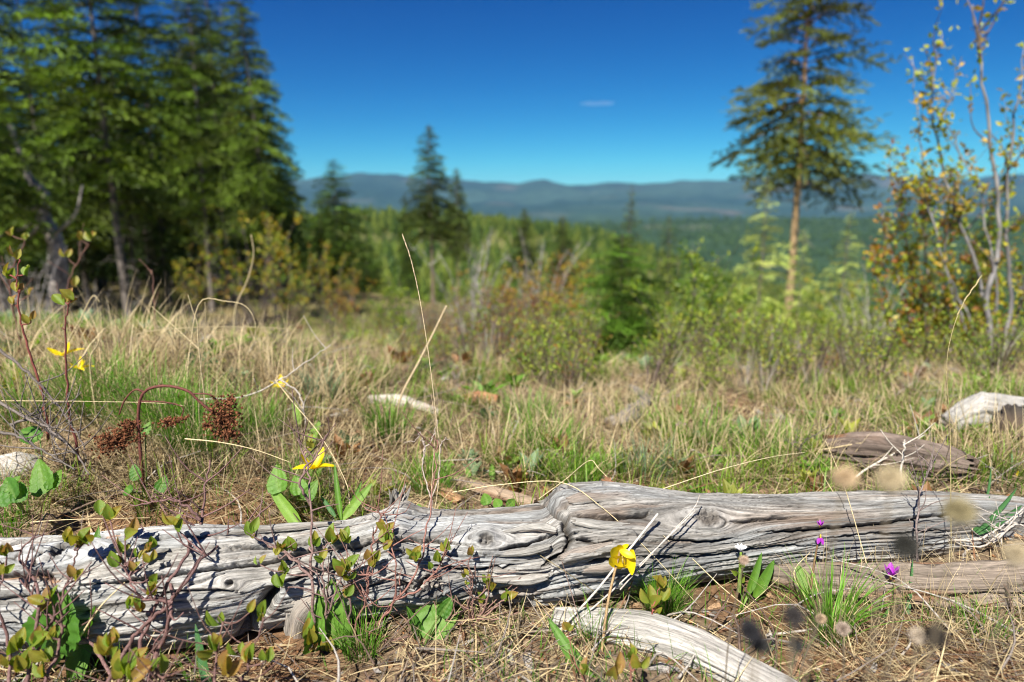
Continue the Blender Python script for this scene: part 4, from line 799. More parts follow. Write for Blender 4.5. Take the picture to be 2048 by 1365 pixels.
def twigplant(name, label, cat, base, stems, clusters, rad=.0022, col=(.20, .11, .09), side=3, seed=0, group=None, lift=True, jog=.0013):
    """stems: lists of (px, py, Y); clusters: (px, py, Y, leaves, size)"""
    r_ = np.random.default_rng(seed); b = atf(*base); b[2] = H(b[0], b[1]); t = thing(name, label, cat, b, group); allp = []
    for sn in stems:
        sc_ = 1.0
        if isinstance(sn[-1], (float, int)): sc_ = sn[-1]; sn = sn[:-1]
        W_ = np.array([atf(*q) for q in sn]); n = max(8, len(sn)*5); P_ = smoothpath(W_, n); P_[1:-1] += r_.normal(0, jog, (n-2, 3))*[1, .5, 1]
        P_ = smoothpath(P_, n*2); g = G(); tube(g, rel(P_, t), [rad*sc_, rad*.4*sc_], 6, np.array(col)*r_.uniform(.8, 1.25)); allp.append(P_)
        for q in range(side*2):
            k_ = r_.integers(n//2, 2*n-1); d = np.array([r_.normal(0, 1), r_.normal(0, .3), r_.uniform(.2, 1.3)]); d /= np.linalg.norm(d); l = r_.uniform(.02, .085)*max(1, rad/.0022)
            tube(g, rel(smoothpath([P_[k_], P_[k_]+d*l*.5+r_.normal(0, .003, 3), P_[k_]+d*l+[0, 0, l*.1]], 6), t), [rad*.5*sc_, rad*.22*sc_], 4, np.array(col)*r_.uniform(.8, 1.3))
        link('stem', g.mesh('stem', M_twig), t)
    A_ = np.vstack(allp)
    for c in clusters:
        p = atf(*c[:3]); k_ = np.argmin(np.linalg.norm(A_-p, axis=1)); gap_ = np.linalg.norm(A_[k_]-p)
        if gap_ > .004:
            # run a twig from a lower point of the nearest stem
            cand = A_[A_[:, 2] < p[2]-.3*gap_]; src = cand[np.argmin(np.linalg.norm(cand-p, axis=1))] if len(cand) else A_[k_]
            g = G(); m_ = (src+p)/2+np.array([0, 0, -.1*gap_])+r_.normal(0, .003, 3); tube(g, rel(smoothpath([src, m_, p], 9), t), [rad*.6, rad*.35], 5, np.array(col)*r_.uniform(.9, 1.4)); link('twig', g.mesh('twig', M_twig), t)
        cluster(t, p, c[3] if len(c) > 3 else 4, c[4] if len(c) > 4 else .02)
    return t
GS = 'small leaved shrubs in front of the log'
twigplant('leafy_shrub', 'young shrub at lower left corner whose leafy tips cover the log end', 'shrub', (20, 1420, .70),
    [[(20, 1430, .70), (70, 1320, .73), (105, 1230, .76), (140, 1150, .78), (155, 1100, .79)], [(10, 1430, .70), (20, 1300, .74), (-5, 1200, .76), (12, 1130, .78)], [(40, 1430, .7), (80, 1200, .78), (40, 1115, .8), (75, 1070, .81)], [(60, 1430, .7), (120, 1290, .74), (122, 1200, .76), (150, 1150, .77)]],
    [(155, 1090, .79, 5, .03), (135, 1085, .79, 3, .026), (178, 1092, .79, 3, .026), (14, 1110, .78, 4, .028), (8, 1150, .77, 3, .024), (100, 1200, .76, 4, .025), (152, 1158, .77, 3, .024), (35, 1300, .72, 4, .03), (75, 1290, .71, 4, .03), (20, 1330, .7, 3, .028), (52, 1335, .7, 4, .028), (105, 1275, .74, 3, .022), (95, 1320, .7, 3, .026), (90, 1350, .69, 3, .026), (80, 1222, .76, 2, .02)], .0024, (.13, .075, .07), 3, 1, GS)
twigplant('leafy_shrub', 'tangled shrub right of the tall broad blade, its crossing purple twigs over the log', 'shrub', (200, 1400, .73),
    [[(190, 1420, .70), (240, 1320, .74), (290, 1250, .78), (345, 1205, .82), (400, 1125, .86), (478, 1063, .9), (547, 1005, .94), 1.2], [(280, 1400, .72), (315, 1310, .78), (345, 1210, .82), (330, 1120, .86), (322, 1075, .88), 1.4], [(270, 1400, .72), (290, 1260, .8), (360, 1130, .86), (400, 1050, .9), (410, 980, .93), (420, 920, .95), 1.2],
     [(230, 1360, .73), (180, 1290, .76), (100, 1230, .78), (40, 1160, .8)], [(345, 1205, .82), (275, 1190, .8), (250, 1130, .82)], [(400, 1040, .9), (370, 1010, .9), (330, 1000, .9), (260, 1010, .9)]],
    [(220, 1040, .84, 4, .028), (250, 1070, .84, 2, .034), (205, 1032, .84, 2, .024), (243, 1105, .82, 4, .026), (237, 1130, .82, 4, .024), (272, 1115, .82, 2, .018), (300, 1102, .82, 4, .022), (300, 1122, .82, 3, .02), (266, 1142, .82, 3, .018), (350, 1050, .86, 4, .024), (358, 1062, .86, 2, .022), (308, 1172, .82, 3, .022), (305, 1185, .82, 3, .022), (280, 1222, .8, 4, .022), (260, 1215, .8, 3, .02)], .0024, (.15, .085, .08), 4, 2, GS)
twigplant('leafy_shrub', 'low blurred shrub of round yellow green leaves at bottom edge, left of centre', 'shrub', (300, 1420, .66),
    [[(300, 1430, .64), (290, 1370, .66), (250, 1340, .68)], [(330, 1430, .64), (330, 1370, .66), (308, 1340, .68)], [(230, 1420, .66), (240, 1350, .68), (215, 1300, .70)], [(440, 1430, .66), (480, 1370, .68), (500, 1320, .70), (530, 1235, .72)], [(440, 1430, .66), (430, 1340, .70), (445, 1245, .74)]],
    [(250, 1345, .67, 3, .036), (240, 1350, .67, 2, .03), (310, 1345, .67, 3, .036), (270, 1360, .66, 3, .028), (215, 1305, .69, 4, .03), (225, 1290, .69, 3, .03), (445, 1250, .74, 2, .03), (520, 1238, .73, 2, .022), (525, 1225, .73, 2, .024), (495, 1325, .69, 3, .026), (535, 1318, .69, 3, .028), (430, 1300, .70, 3, .026), (455, 1345, .66, 3, .034), (475, 1310, .7, 2, .024), (500, 1225, .74, 2, .018), (440, 1285, .7, 2, .02)], .0022, (.14, .08, .07), 2, 3, GS)
twigplant('leafy_shrub', 'shrub with a tall straight grey brown stem rising past the log to the lily behind', 'shrub', (640, 1340, .84),
    [[(645, 1350, .82), (632, 1290, .84), (625, 1200, .86), (622, 1100, .88), (621, 1000, .9), (616, 930, .92), (595, 880, .94), 1.2], [(640, 1350, .82), (650, 1240, .84), (648, 1150, .86), (645, 1090, .87)], [(625, 1160, .87), (575, 1110, .87), (545, 1095, .87), (510, 1075, .88)], [(640, 1340, .82), (660, 1220, .84), (690, 1140, .85)], [(640, 1350, .82), (690, 1290, .83), (700, 1200, .85), (690, 1130, .86)], [(620, 1010, .9), (600, 960, .9), (640, 900, .92), (660, 860, .93)]],
    [(505, 1072, .88, 3, .026), (570, 1102, .87, 5, .024), (555, 1108, .87, 2, .02), (590, 1098, .87, 3, .022), (628, 1090, .87, 4, .028), (665, 1088, .87, 4, .03), (692, 1085, .86, 4, .03), (640, 1125, .86, 3, .022), (695, 1140, .85, 5, .028), (562, 1175, .84, 3, .024), (565, 1145, .85, 3, .024), (520, 1130, .86, 2, .018), (690, 1195, .84, 3, .024), (622, 1282, .82, 4, .03), (660, 1305, .82, 3, .028), (620, 1300, .82, 2, .026), (700, 1155, .85, 3, .022), (622, 892, .93, 3, .022), (618, 905, .93, 2, .018)], .0022, (.17, .11, .10), 3, 4, GS)
twigplant('leafy_shrub', 'thin reddish shrub before the rough broken knot of the log', 'shrub', (690, 1330, .84),
    [[(680, 1340, .83), (720, 1230, .86), (735, 1190, .88), (738, 1145, .89)], [(690, 1330, .83), (760, 1240, .86), (830, 1150, .9), (855, 1060, .93), (868, 960, .96), (875, 880, 1.0), 1.0], [(700, 1330, .83), (745, 1260, .86), (790, 1200, .88), (790, 1120, .9), (772, 1060, .91)], [(790, 1200, .88), (850, 1170, .88), (895, 1100, .9)], [(735, 1190, .88), (745, 1090, .9), (760, 1030, .92), (750, 1010, .92)]],
    [(738, 1125, .89, 5, .024), (745, 1135, .89, 3, .022), (768, 1062, .91, 3, .022), (775, 1085, .9, 4, .024), (772, 1102, .9, 2, .02), (828, 1115, .9, 4, .026), (840, 1118, .9, 2, .016), (876, 1122, .9, 2, .022), (896, 1100, .9, 2, .026), (700, 1140, .88, 3, .02), (685, 1150, .88, 4, .026), (862, 1138, .89, 2, .014)], .0019, (.22, .11, .09), 4, 5, GS)
twigplant('leafy_shrub', 'low twiggy shrub at the log foot, between the broad leaf and bleached branch', 'shrub', (880, 1345, .84),
    [[(860, 1420, .78), (900, 1330, .83), (930, 1270, .87), (945, 1200, .9), (938, 1120, .92)], [(700, 1350, .80), (790, 1290, .84), (870, 1265, .86), (950, 1240, .88), (1005, 1205, .9), 1.3], [(640, 1400, .78), (740, 1300, .83), (850, 1270, .86), (905, 1235, .88), (985, 1170, .9), 1.2], [(930, 1270, .87), (965, 1225, .88), (980, 1180, .89)]],
    [(940, 1112, .92, 4, .022), (934, 1150, .91, 2, .016), (932, 1170, .91, 2, .014), (985, 1180, .89, 5, .024), (965, 1205, .89, 3, .02), (1012, 1200, .89, 4, .026), (975, 1165, .9, 3, .016)], .0021, (.20, .12, .10), 4, 6, GS)
twigplant('leafy_shrub', 'single red stemmed shoot with pinkish leaves over the bleached branch', 'shrub', (1285, 1380, .80),
    [[(1285, 1400, .78), (1290, 1345, .80), (1302, 1280, .83), (1308, 1215, .85), (1322, 1165, .86)]],
    [(1322, 1175, .86, 5, .026), (1302, 1205, .86, 3, .03), (1325, 1202, .86, 2, .028), (1312, 1228, .85, 2, .022), (1288, 1295, .82, 2, .016)], .0016, (.24, .07, .06), 0, 7, GS)
twigplant('leafy_shrub', 'dark reddish leaf tips at bottom edge beneath the yellow lily', 'shrub', (1255, 1420, .68),
    [[(1262, 1440, .66), (1262, 1360, .69), (1258, 1310, .71)], [(1230, 1440, .66), (1225, 1370, .69)], [(1170, 1440, .66), (1168, 1360, .7)]],
    [(1262, 1315, .71, 4, .022), (1270, 1330, .7, 3, .022), (1228, 1345, .69, 4, .028), (1168, 1350, .7, 3, .022), (1135, 1260, .80, 3, .02)], .0016, (.2, .08, .06), 0, 8, GS)
twigplant('serviceberry_shoot', 'dark red shoot with folded green leaf pairs, highest at the left edge', 'shrub', (92, 860, 1.25),
    [[(98, 880, 1.25), (85, 790, 1.25), (58, 700, 1.25), (42, 640, 1.25), (34, 570, 1.25), (38, 525, 1.25)]],
    [(35, 515, 1.25, 3, .032), (12, 550, 1.25, 3, .03), (46, 548, 1.25, 2, .03), (34, 585, 1.25, 3, .028), (28, 610, 1.25, 2, .026), (62, 642, 1.25, 3, .034)], .0027, (.19, .055, .045), 0, 9)
twigplant('serviceberry_shoot', 'dark red shoot topped by one leaf tuft, beside the yellow lilies at left', 'shrub', (150, 900, 1.22),
    [[(160, 920, 1.22), (140, 830, 1.22), (133, 740, 1.22), (130, 660, 1.22), (137, 612, 1.22)]], [(132, 605, 1.22, 3, .034), (145, 600, 1.22, 3, .03), (124, 655, 1.22, 1, .014)], .0026, (.17, .05, .045), 0, 10)
for q, (lab, st, cl) in enumerate([('blurred reddish shoot with orange leaves before the leaning trunk', [(150, 700, 2.2), (130, 620, 2.2), (140, 560, 2.2), (170, 500, 2.2), (185, 470, 2.2)], [(185, 478, 2.2, 4, .05), (160, 480, 2.2, 3, .04), (135, 515, 2.2, 3, .04), (150, 570, 2.2, 3, .04)]),
        ('blurred shoot with rusty leaves left of the second trunk', [(60, 760, 1.9), (30, 640, 1.9), (20, 560, 1.9), (50, 480, 1.9)], [(22, 470, 1.9, 3, .03), (50, 480, 1.9, 3, .03), (60, 590, 1.9, 3, .035)]),
        ('thin red brown shoot standing in the straw before the dark wood', [(330, 760, 2.0), (312, 680, 2.0), (308, 600, 2.0), (303, 540, 2.0)], [])]):
    twigplant('thin_shoot', lab, 'shrub', st[0], [st], cl, .0028, (.17, .09, .07), 2, 20+q)
# bare dead twigs
def twigs_only(label, sts, rad, col, seed, name='dead_twig', cat='twig', side=2): return twigplant(name, label, cat, sts[0][0], sts, [], rad, col, side, seed, None, jog=.0012)
twigs_only('thin pale forked dead twig with hooked tips rising behind the log by the tall stalk', [[(868, 1030, 1.06), (858, 980, 1.08), (845, 935, 1.1), (850, 900, 1.1), (840, 865, 1.1), (833, 880, 1.1), (808, 885, 1.1)], [(845, 930, 1.1), (848, 890, 1.1), (843, 880, 1.1)], [(852, 1035, 1.06), (876, 960, 1.08), (880, 900, 1.08), (888, 880, 1.08), (899, 878, 1.08)], [(850, 900, 1.1), (868, 870, 1.1), (876, 840, 1.1)]], .0014, (.36, .30, .26), 31, side=0)
twigs_only('tangled dark dead branch lying over the grass at the left edge', [[(-20, 790, 1.2), (40, 830, 1.18), (100, 860, 1.16), (150, 905, 1.12), (180, 950, 1.1)], [(-20, 860, 1.15), (40, 875, 1.14), (90, 905, 1.13), (150, 940, 1.1)], [(0, 700, 1.3), (60, 750, 1.25), (130, 830, 1.2), (170, 900, 1.15)], [(20, 850, 1.2), (80, 840, 1.2), (120, 900, 1.15)]], .003, (.13, .11, .10), 32, side=5)
twigs_only('grey curved dead twig reaching up at right of the seed heads, by the log', [[(390, 800, 1.4), (480, 795, 1.4), (560, 760, 1.4), (620, 720, 1.4), (662, 690, 1.4)], [(560, 760, 1.4), (600, 790, 1.35), (610, 850, 1.3)]], .0022, (.38, .34, .30), 33)
twigs_only('grey wiry branch arching in front of the right end of the log', [[(1925, 1130, 1.02), (1935, 1100, 1.02), (1980, 1085, 1.02), (2060, 1010, 1.02)], [(1900, 1080, 1.03), (1960, 1078, 1.03), (1998, 1058, 1.03), (2003, 1090, 1.02)], [(1985, 1085, 1.02), (2030, 1050, 1.02), (2060, 1060, 1.02)]], .0026, (.42, .38, .34), 34)
twigs_only('dark straight stick slanting across the right part of the log', [[(1745, 1190, .97), (1800, 1140, .99), (1870, 1090, 1.0), (1935, 1050, 1.02)]], .0014, (.08, .07, .06), 35, side=1)
twigs_only('thin leafless grey stem before the right part of the log', [[(1838, 1210, .98), (1834, 1100, .99), (1836, 1020, 1.0), (1850, 960, 1.02), (1870, 920, 1.05)]], .0022, (.2, .16, .15), 36, side=6)
twigs_only('dark forked twig leaning out of the brush by the rotten log', [[(1640, 950, 1.45), (1600, 900, 1.45), (1630, 870, 1.45), (1665, 848, 1.45)], [(1600, 900, 1.45), (1570, 880, 1.45)], [(1640, 950, 1.45), (1660, 900, 1.45), (1720, 870, 1.5)]], .0018, (.12, .10, .09), 37)
twigs_only('pale straight dead twigs standing right of the log knot with blackened fork', [[(1700, 960, 1.3), (1790, 905, 1.35), (1850, 870, 1.4)], [(1800, 960, 1.25), (1808, 900, 1.25), (1810, 880, 1.25)]], .0025, (.5, .46, .40), 38)
twigs_only('grey twig tangle lying on the soil below the fracture of the log', [[(1000, 1290, .86), (1060, 1270, .87), (1110, 1285, .86), (1170, 1290, .85)], [(980, 1260, .88), (1010, 1290, .87), (1090, 1275, .86)], [(1010, 1365, .80), (1050, 1330, .82), (1105, 1290, .84), (1150, 1300, .83)], [(870, 1340, .82), (950, 1310, .84), (1030, 1300, .85)]], .002, (.33, .29, .25), 39)
if 0: twigs_only('looped pale blurred twig at the bottom edge left of centre', [[(760, 1400, .62), (800, 1370, .63), (835, 1340, .64), (820, 1315, .65), (780, 1308, .65)]], .003, (.42, .38, .33), 40, side=0)
# ------------------------------------------------------------------ brown drooping seed heads
t_ = thing('dried_spirea', 'arching dark red stem carrying brown crumbly dried seed heads behind the log at left', 'dried plant', ong(288, 990), None)
def stempiece(t, pts, rad, col, name='stem', n=24):
    g = G(); tube(g, rel(smoothpath([atf(*q) for q in pts], n), t), rad, 6, col); link(name, g.mesh(name, M_twig), t)
sr = (.13, .045, .035); b0 = ong(288, 990)
stempiece(t_, [(288, 1000, b0[1]), (284, 940, 1.17), (279, 880, 1.17), (277, 820, 1.17), (290, 783, 1.17), (330, 772, 1.17), (375, 782, 1.17), (395, 800, 1.17), (430, 830, 1.17)], [.0032, .0022], sr)
stempiece(t_, [(288, 785, 1.17), (270, 780, 1.17), (250, 800, 1.17), (238, 830, 1.17)], [.0018, .0013], sr); stempiece(t_, [(280, 803, 1.17), (330, 805, 1.17), (365, 815, 1.17), (363, 835, 1.17)], [.0015, .001], sr)
stempiece(t_, [(380, 788, 1.17), (420, 790, 1.17), (445, 810, 1.17), (465, 800, 1.17)], [.0015, .001], sr)
def seedhead(t, cx_, cy_, Y_, w_, h_, n, tilt=0, col=(.15, .06, .03), size=.0026, name='seed_head'):
    g = G(); P_ = []
    for q in range(n):
        a = r5.normal(0, .42, 2).clip(-1, 1); dx = a[0]*w_*math.cos(tilt)-a[1]*h_*math.sin(tilt); dy = a[0]*w_*math.sin(tilt)+a[1]*h_*math.cos(tilt); P_.append(at(cx_+dx, cy_+dy, Y_+r5.normal(0, .008)))
    P_ = rel(P_, t); g.stamp((ico, icf, np.ones((6, 3))), rotm(r5.random(n)*6, r5.normal(0, 1, n), r5.random(n), size*r5.uniform(.6, 1.4, n)), P_, np.array(col)*r5.uniform(.5, 1.7, (n, 1)))
    for q in range(0, n, 6): tube(g, [P_[q], P_[(q*7+3) % n]], [.0006, .0006], 3, np.array(col)*.8, False)
    link(name, g.mesh(name, M_seed, False), t)
seedhead(t_, 235, 880, 1.17, 55, 28, 420, -.35); seedhead(t_, 258, 855, 1.17, 22, 18, 90); seedhead(t_, 446, 835, 1.17, 38, 42, 480); seedhead(t_, 455, 868, 1.17, 26, 20, 140); seedhead(t_, 343, 844, 1.17, 36, 10, 120, -.25); seedhead(t_, 462, 803, 1.17, 12, 16, 60, .4); seedhead(t_, 412, 852, 1.17, 10, 8, 40)
# ------------------------------------------------------------------ blurred seed heads close to the camera
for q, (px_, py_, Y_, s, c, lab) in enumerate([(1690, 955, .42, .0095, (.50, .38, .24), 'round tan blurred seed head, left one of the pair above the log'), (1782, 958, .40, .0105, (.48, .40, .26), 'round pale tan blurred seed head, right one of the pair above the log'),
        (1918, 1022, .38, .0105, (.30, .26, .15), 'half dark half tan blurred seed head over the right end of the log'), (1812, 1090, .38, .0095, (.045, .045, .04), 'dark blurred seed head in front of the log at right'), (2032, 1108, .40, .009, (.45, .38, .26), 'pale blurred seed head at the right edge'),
        (1500, 1262, .40, .009, (.03, .03, .035), 'dark blurred seed head over the soil left of the sedge tuft'), (1522, 1290, .41, .008, (.04, .04, .04), 'dark blurred seed head, lower right of the dark one over the soil'), (1588, 1232, .41, .0085, (.05, .045, .045), 'dark blurred seed head with fuzzy tip under the two leaved plant'), (1592, 1290, .42, .007, (.05, .05, .05), 'dark small blurred bud right above the bottom edge'),  # dark heads: the cast shadow over them is painted into their colour
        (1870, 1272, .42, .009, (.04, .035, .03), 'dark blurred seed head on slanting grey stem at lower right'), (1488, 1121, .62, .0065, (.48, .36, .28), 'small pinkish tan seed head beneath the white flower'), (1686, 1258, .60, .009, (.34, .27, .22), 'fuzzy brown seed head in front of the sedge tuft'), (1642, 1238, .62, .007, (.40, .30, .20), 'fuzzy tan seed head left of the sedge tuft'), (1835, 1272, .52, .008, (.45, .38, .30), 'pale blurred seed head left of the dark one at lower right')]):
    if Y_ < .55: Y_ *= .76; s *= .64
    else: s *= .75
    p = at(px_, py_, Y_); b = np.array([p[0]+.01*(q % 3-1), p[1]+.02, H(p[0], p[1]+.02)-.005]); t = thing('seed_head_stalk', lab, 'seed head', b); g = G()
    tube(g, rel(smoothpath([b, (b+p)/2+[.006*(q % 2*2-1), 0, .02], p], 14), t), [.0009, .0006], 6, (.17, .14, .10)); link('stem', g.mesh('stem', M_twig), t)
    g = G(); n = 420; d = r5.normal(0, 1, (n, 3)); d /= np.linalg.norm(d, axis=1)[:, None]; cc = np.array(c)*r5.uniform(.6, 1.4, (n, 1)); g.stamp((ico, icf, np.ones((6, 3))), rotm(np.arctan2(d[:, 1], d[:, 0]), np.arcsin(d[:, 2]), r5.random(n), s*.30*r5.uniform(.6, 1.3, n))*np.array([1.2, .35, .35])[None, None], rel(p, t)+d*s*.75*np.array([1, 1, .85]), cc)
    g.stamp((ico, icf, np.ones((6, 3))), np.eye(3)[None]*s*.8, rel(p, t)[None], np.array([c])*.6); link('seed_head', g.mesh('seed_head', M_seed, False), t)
# ------------------------------------------------------------------ flowers
PT = leafmesh('petal', M_petal, 1, .40, .15, -.35, 8, 5, (.78, .60, .01), (.85, .68, .01), prof=lambda t: math.sin(math.pi*min(1, t*.9+.07))**.7, mix=1)
PTS = leafmesh('petal', M_petal, 1, .30, .2, .45, 8, 5, (.78, .60, .01), (.85, .68, .01), prof=lambda t: math.sin(math.pi*min(1, t*.9+.07))**.7, mix=1)
def lily(label, stem, hd, size, petals, rad=.0022, stemc=(.30, .20, .11), leaves=(), sy=1.0, group=None):
    b = atf(*stem[0]); 
    t = thing('yellow_lily', label, 'flower', b, group); stempiece(t, stem, [rad, rad*.8], np.array(stemc), n=22); p = rel(atf(*hd), t)
    for d, s in petals: link('petal', PT, t, orient(d, (-d[0]*.3, -1, .25), size*s, p, sy))
    g = G()
    for q in range(5): a = q*1.256; tube(g, [p, p+np.array([math.cos(a)*.004, math.sin(a)*.004, -.012*size/.04]), p+np.array([math.cos(a)*.006, math.sin(a)*.005, -.022*size/.04])], [.0008, .0012], 4, (.75, .68, .35))
    link('stamens', g.mesh('stamens', M_petal), t); return t
lily('large yellow glacier lily facing away, standing before the log at centre right', [(1198, 1345, .80), (1205, 1290, .82), (1215, 1210, .84), (1228, 1150, .86), (1238, 1110, .866), (1241, 1090, .87)], (1243, 1098, .87), .036, [], .0021, (.34, .23, .12))
tl = sc.objects[-1]; tl = [o for o in sc.objects if o.name.startswith('yellow_lily') and o.parent is None][-1]
for p0, p1, wdt, nrm in [((1256, 1128, .875), (1202, 1092, .862), 1.25, (.3, -1, .5)), ((1246, 1138, .872), (1216, 1100, .866), 1.5, (-.1, -1, .1)), ((1248, 1140, .876), (1243, 1088, .878), 2.0, (0, -1, .1)), ((1240, 1098, .866), (1273, 1116, .862), 1.3, (.2, -.9, .6)),
        ((1268, 1096, .87), (1258, 1150, .86), 1.3, (.5, -1, .1)), ((1244, 1104, .868), (1234, 1080, .866), 1.6, (-.2, -1, .6)), ((1240, 1096, .87), (1262, 1084, .872), 1.2, (.2, -1, .7)), ((1256, 1140, .874), (1266, 1100, .876), 1.6, (.2, -1, 0))]:
    q0, q1 = at(1240+(p0[0]-1240)*.85, 1118+(p0[1]-1118)*.85, p0[2]), at(1238+(p1[0]-1240)*.85, 1118+(p1[1]-1118)*.85, p1[2]); link('petal', PT, tl, orient(q1-q0, nrm, np.linalg.norm(q1-q0), rel(q0, tl), wdt))
fl = thing  # shorthand kept for the smaller lilies below
for lab, x_, y_, Y_, sz, by in [('yellow lily with upswept petals behind the first red shoot at left', 128, 712, 1.55, .040, 860), ('second yellow lily just right and below the upswept one at left', 160, 738, 1.5, .030, 860), ('yellow lily in the grass behind the dried seed heads, pale green tuft beside it', 562, 775, 1.6, .034, 880),
        ('yellow lily with thin spread petals just behind the log, beside the tall stem', 628, 938, 1.16, .042, 1040), ('tiny yellow lily in the straw above the dried seed heads', 408, 742, 1.9, .022, 800), ('small yellow lily in the meadow above the pale bare branch', 762, 762, 2.6, .045, 820),
        ('small blurred yellow lily right of the orange chunk', 1024, 793, 2.5, .035, 830), ('small yellow lily in the meadow below the orange chunk', 1030, 848, 1.9, .026, 890), ('tiny yellow lily right of the small one below the orange chunk', 1117, 868, 1.8, .024, 900), ('small blurred yellow lily above the orange chunk', 970, 768, 2.9, .035, 810), ('small yellow lily at left above the orange chunk', 943, 782, 2.7, .03, 820),
        ('small orange yellow lily left of the rotten log', 1457, 830, 2.4, .032, 860), ('small yellow lily farther left of the rotten log', 1430, 830, 2.4, .028, 860), ('small orange yellow lily above the rotten log', 1763, 866, 2.1, .03, 890), ('yellow lily at the right edge above the log', 2043, 972, 1.3, .030, 1010)]:
    base = at(x_+8, by, Y_); base[2] = H(base[0], base[1])-.005; top_ = at(x_, y_, Y_); t = thing('yellow_lily', lab, 'flower', base); g = G()
    tube(g, rel(smoothpath([base, (base+top_)/2+[.008, 0, .01], top_], 14), t), [.0018, .0014], 5, (.24, .22, .08)); link('stem', g.mesh('stem', M_twig), t)
    for q in range(6): a = q*1.047+r5.random(); d = (math.cos(a), math.sin(a)*.6, .25+.5*r5.random()); link('petal', PT if q % 2 else PTS, t, orient(d, (0, -.4, 1), sz*r5.uniform(.8, 1.05), rel(top_, t)))
# shooting stars, white flower
PP = leafmesh('petal', M_petal, 1, .5, .25, -.1, 6, 4, (.42, .05, .50), (.36, .04, .46), mix=1)
def shooting(label, stem, heads):
    b = at(*stem[0]); b[2] = min(b[2], H(b[0], b[1])+.01); t = thing('shooting_star_flower', label, 'flower', b); stempiece(t, stem, [.0016, .0012], np.array((.16, .10, .05)))
    for (x_, y_, Y_, s, up) in heads:
        p = rel(at(x_, y_, Y_), t)
        for q in range(5): a = q*1.256; link('petal', PP, t, orient((math.cos(a)*.45, math.sin(a)*.45, up), (math.cos(a), math.sin(a), .3), s, p))
        g = G(); tube(g, [p+[0, 0, .002*up], p-np.array([0, 0, .007*up*s/.02])], [.0026*s/.02, .0012*s/.02], 7, (.8, .6, .05)); link('yellow_collar', g.mesh('yellow_collar', M_petal), t)
shooting('purple shooting star with round bloom and yellow collar above the right rosette', [(1778, 1295, .86), (1785, 1240, .88), (1790, 1185, .90), (1788, 1160, .91)], [(1782, 1152, .91, .019, .9)])
shooting('small pale pink and yellow shooting star hanging before the log', [(1622, 1180, .92), (1628, 1130, .94), (1636, 1085, .95), (1640, 1072, .95)], [(1641, 1074, .95, .012, -.9), (1640, 1052, .95, .009, .9)])
WP = leafmesh('petal', M_petal, 1, .35, .15, .1, 5, 3, (.75, .75, .78), (.8, .8, .82), mix=1)
t = thing('white_flower', 'small white flower on a green bud stem in front of the log at right', 'flower', at(1480, 1185, .93)); stempiece(t, [(1478, 1185, .93), (1480, 1150, .94), (1482, 1105, .95)], [.0035, .002], np.array((.13, .2, .03)))
for q in range(10): a = q*.63; link('petal', WP, t, orient((math.cos(a)*.8, math.sin(a)*.5, .7), (0, -.3, 1), .012, rel(at(1481, 1102, .95), t)))
for (x_, y_) in [(1476, 1120), (1480, 1135), (1474, 1150), (1480, 1165)]: link('leaf', SL[3], t, orient((r5.normal(), -.3, .8), (0, -1, .3), .012, rel(at(x_, y_, .94), t)))
t = thing('purple_flower', 'tiny blurred purple flower in the far meadow right of centre', 'flower', gat(1358, 870)); p = rel(at(1358, 853, gat(1358, 870)[1]), t); g = G(); tube(g, [[0, 0, 0], p], [.0015, .0012], 4, (.15, .15, .05)); link('stem', g.mesh('stem', M_twig), t)
for q in range(5): link('petal', PP, t, orient((math.cos(q*1.25), math.sin(q*1.25), .2), (0, 0, 1), .022, p))
# ------------------------------------------------------------------ broad leaves
heart = lambda t: (math.sin(math.pi*min(1, (t*.93+.07))**.62)**.75)
BLF = [leafmesh('broad_leaf', M_leaf, 1, .85, .12, .15, 17, 13, c, c2, heart, .05, .07, mix=1, seed=s_, rib=(.25, .38, .10)) for s_, (c, c2) in enumerate([((.07, .19, .025), (.10, .25, .03)), ((.13, .29, .04), (.18, .33, .05)), ((.10, .24, .03), (.16, .30, .04))])]
py_s = lambda base: base[1] < 1100
def broad(label, leaves, base, group='broad toothed leaves around the log', name='broadleaf_plant'):
    b = ong(*base); t = thing(name, label, 'plant', b, None)
    for (bx, by, Yb), (tx, ty, Yt), k_, wdt, nrm in leaves:
        p0 = atf(bx, by, Yb); p1 = atf(tx, ty, Yt); L_ = np.linalg.norm(p1-p0); L_ = L_*(.8 if py_s(base) else 1.0); link('leaf', BLF[k_], t, orient(p1-p0, nrm, L_, rel(p0, t), wdt))
        g = G(); tube(g, [np.zeros(3), rel(p0, t)*.6+[0, 0, .005], rel(p0, t)], [.0014, .0012], 5, (.14, .22, .05)); link('leaf_stalk', g.mesh('leaf_stalk', M_leaf), t)
broad('broad dark green crinkled leaf behind the tall blade, leaning on the log', [((105, 1300, .80), (118, 1190, .845), 0, 1.15, (0, -1, .35)), ((175, 1270, .82), (185, 1205, .85), 2, .7, (.3, -1, .3))], (110, 1330))
broad('ragged light green broad leaf pair right of the log root', [((655, 1335, .83), (662, 1170, .875), 1, .62, (.2, -1, .4)), ((640, 1300, .84), (625, 1190, .87), 1, .5, (-.4, -1, .3)), ((650, 1330, .82), (700, 1262, .83), 1, .5, (.2, -.8, .7))], (655, 1345))
broad('smooth green broad leaf under the rough knot of the log', [((836, 1262, .86), (918, 1222, .90), 1, 1.05, (-.2, -.9, .75)), ((880, 1232, .9), (905, 1195, .91), 0, .8, (.1, -1, .2)), ((838, 1290, .85), (822, 1215, .87), 0, .45, (.9, -.6, .2))], (845, 1300))
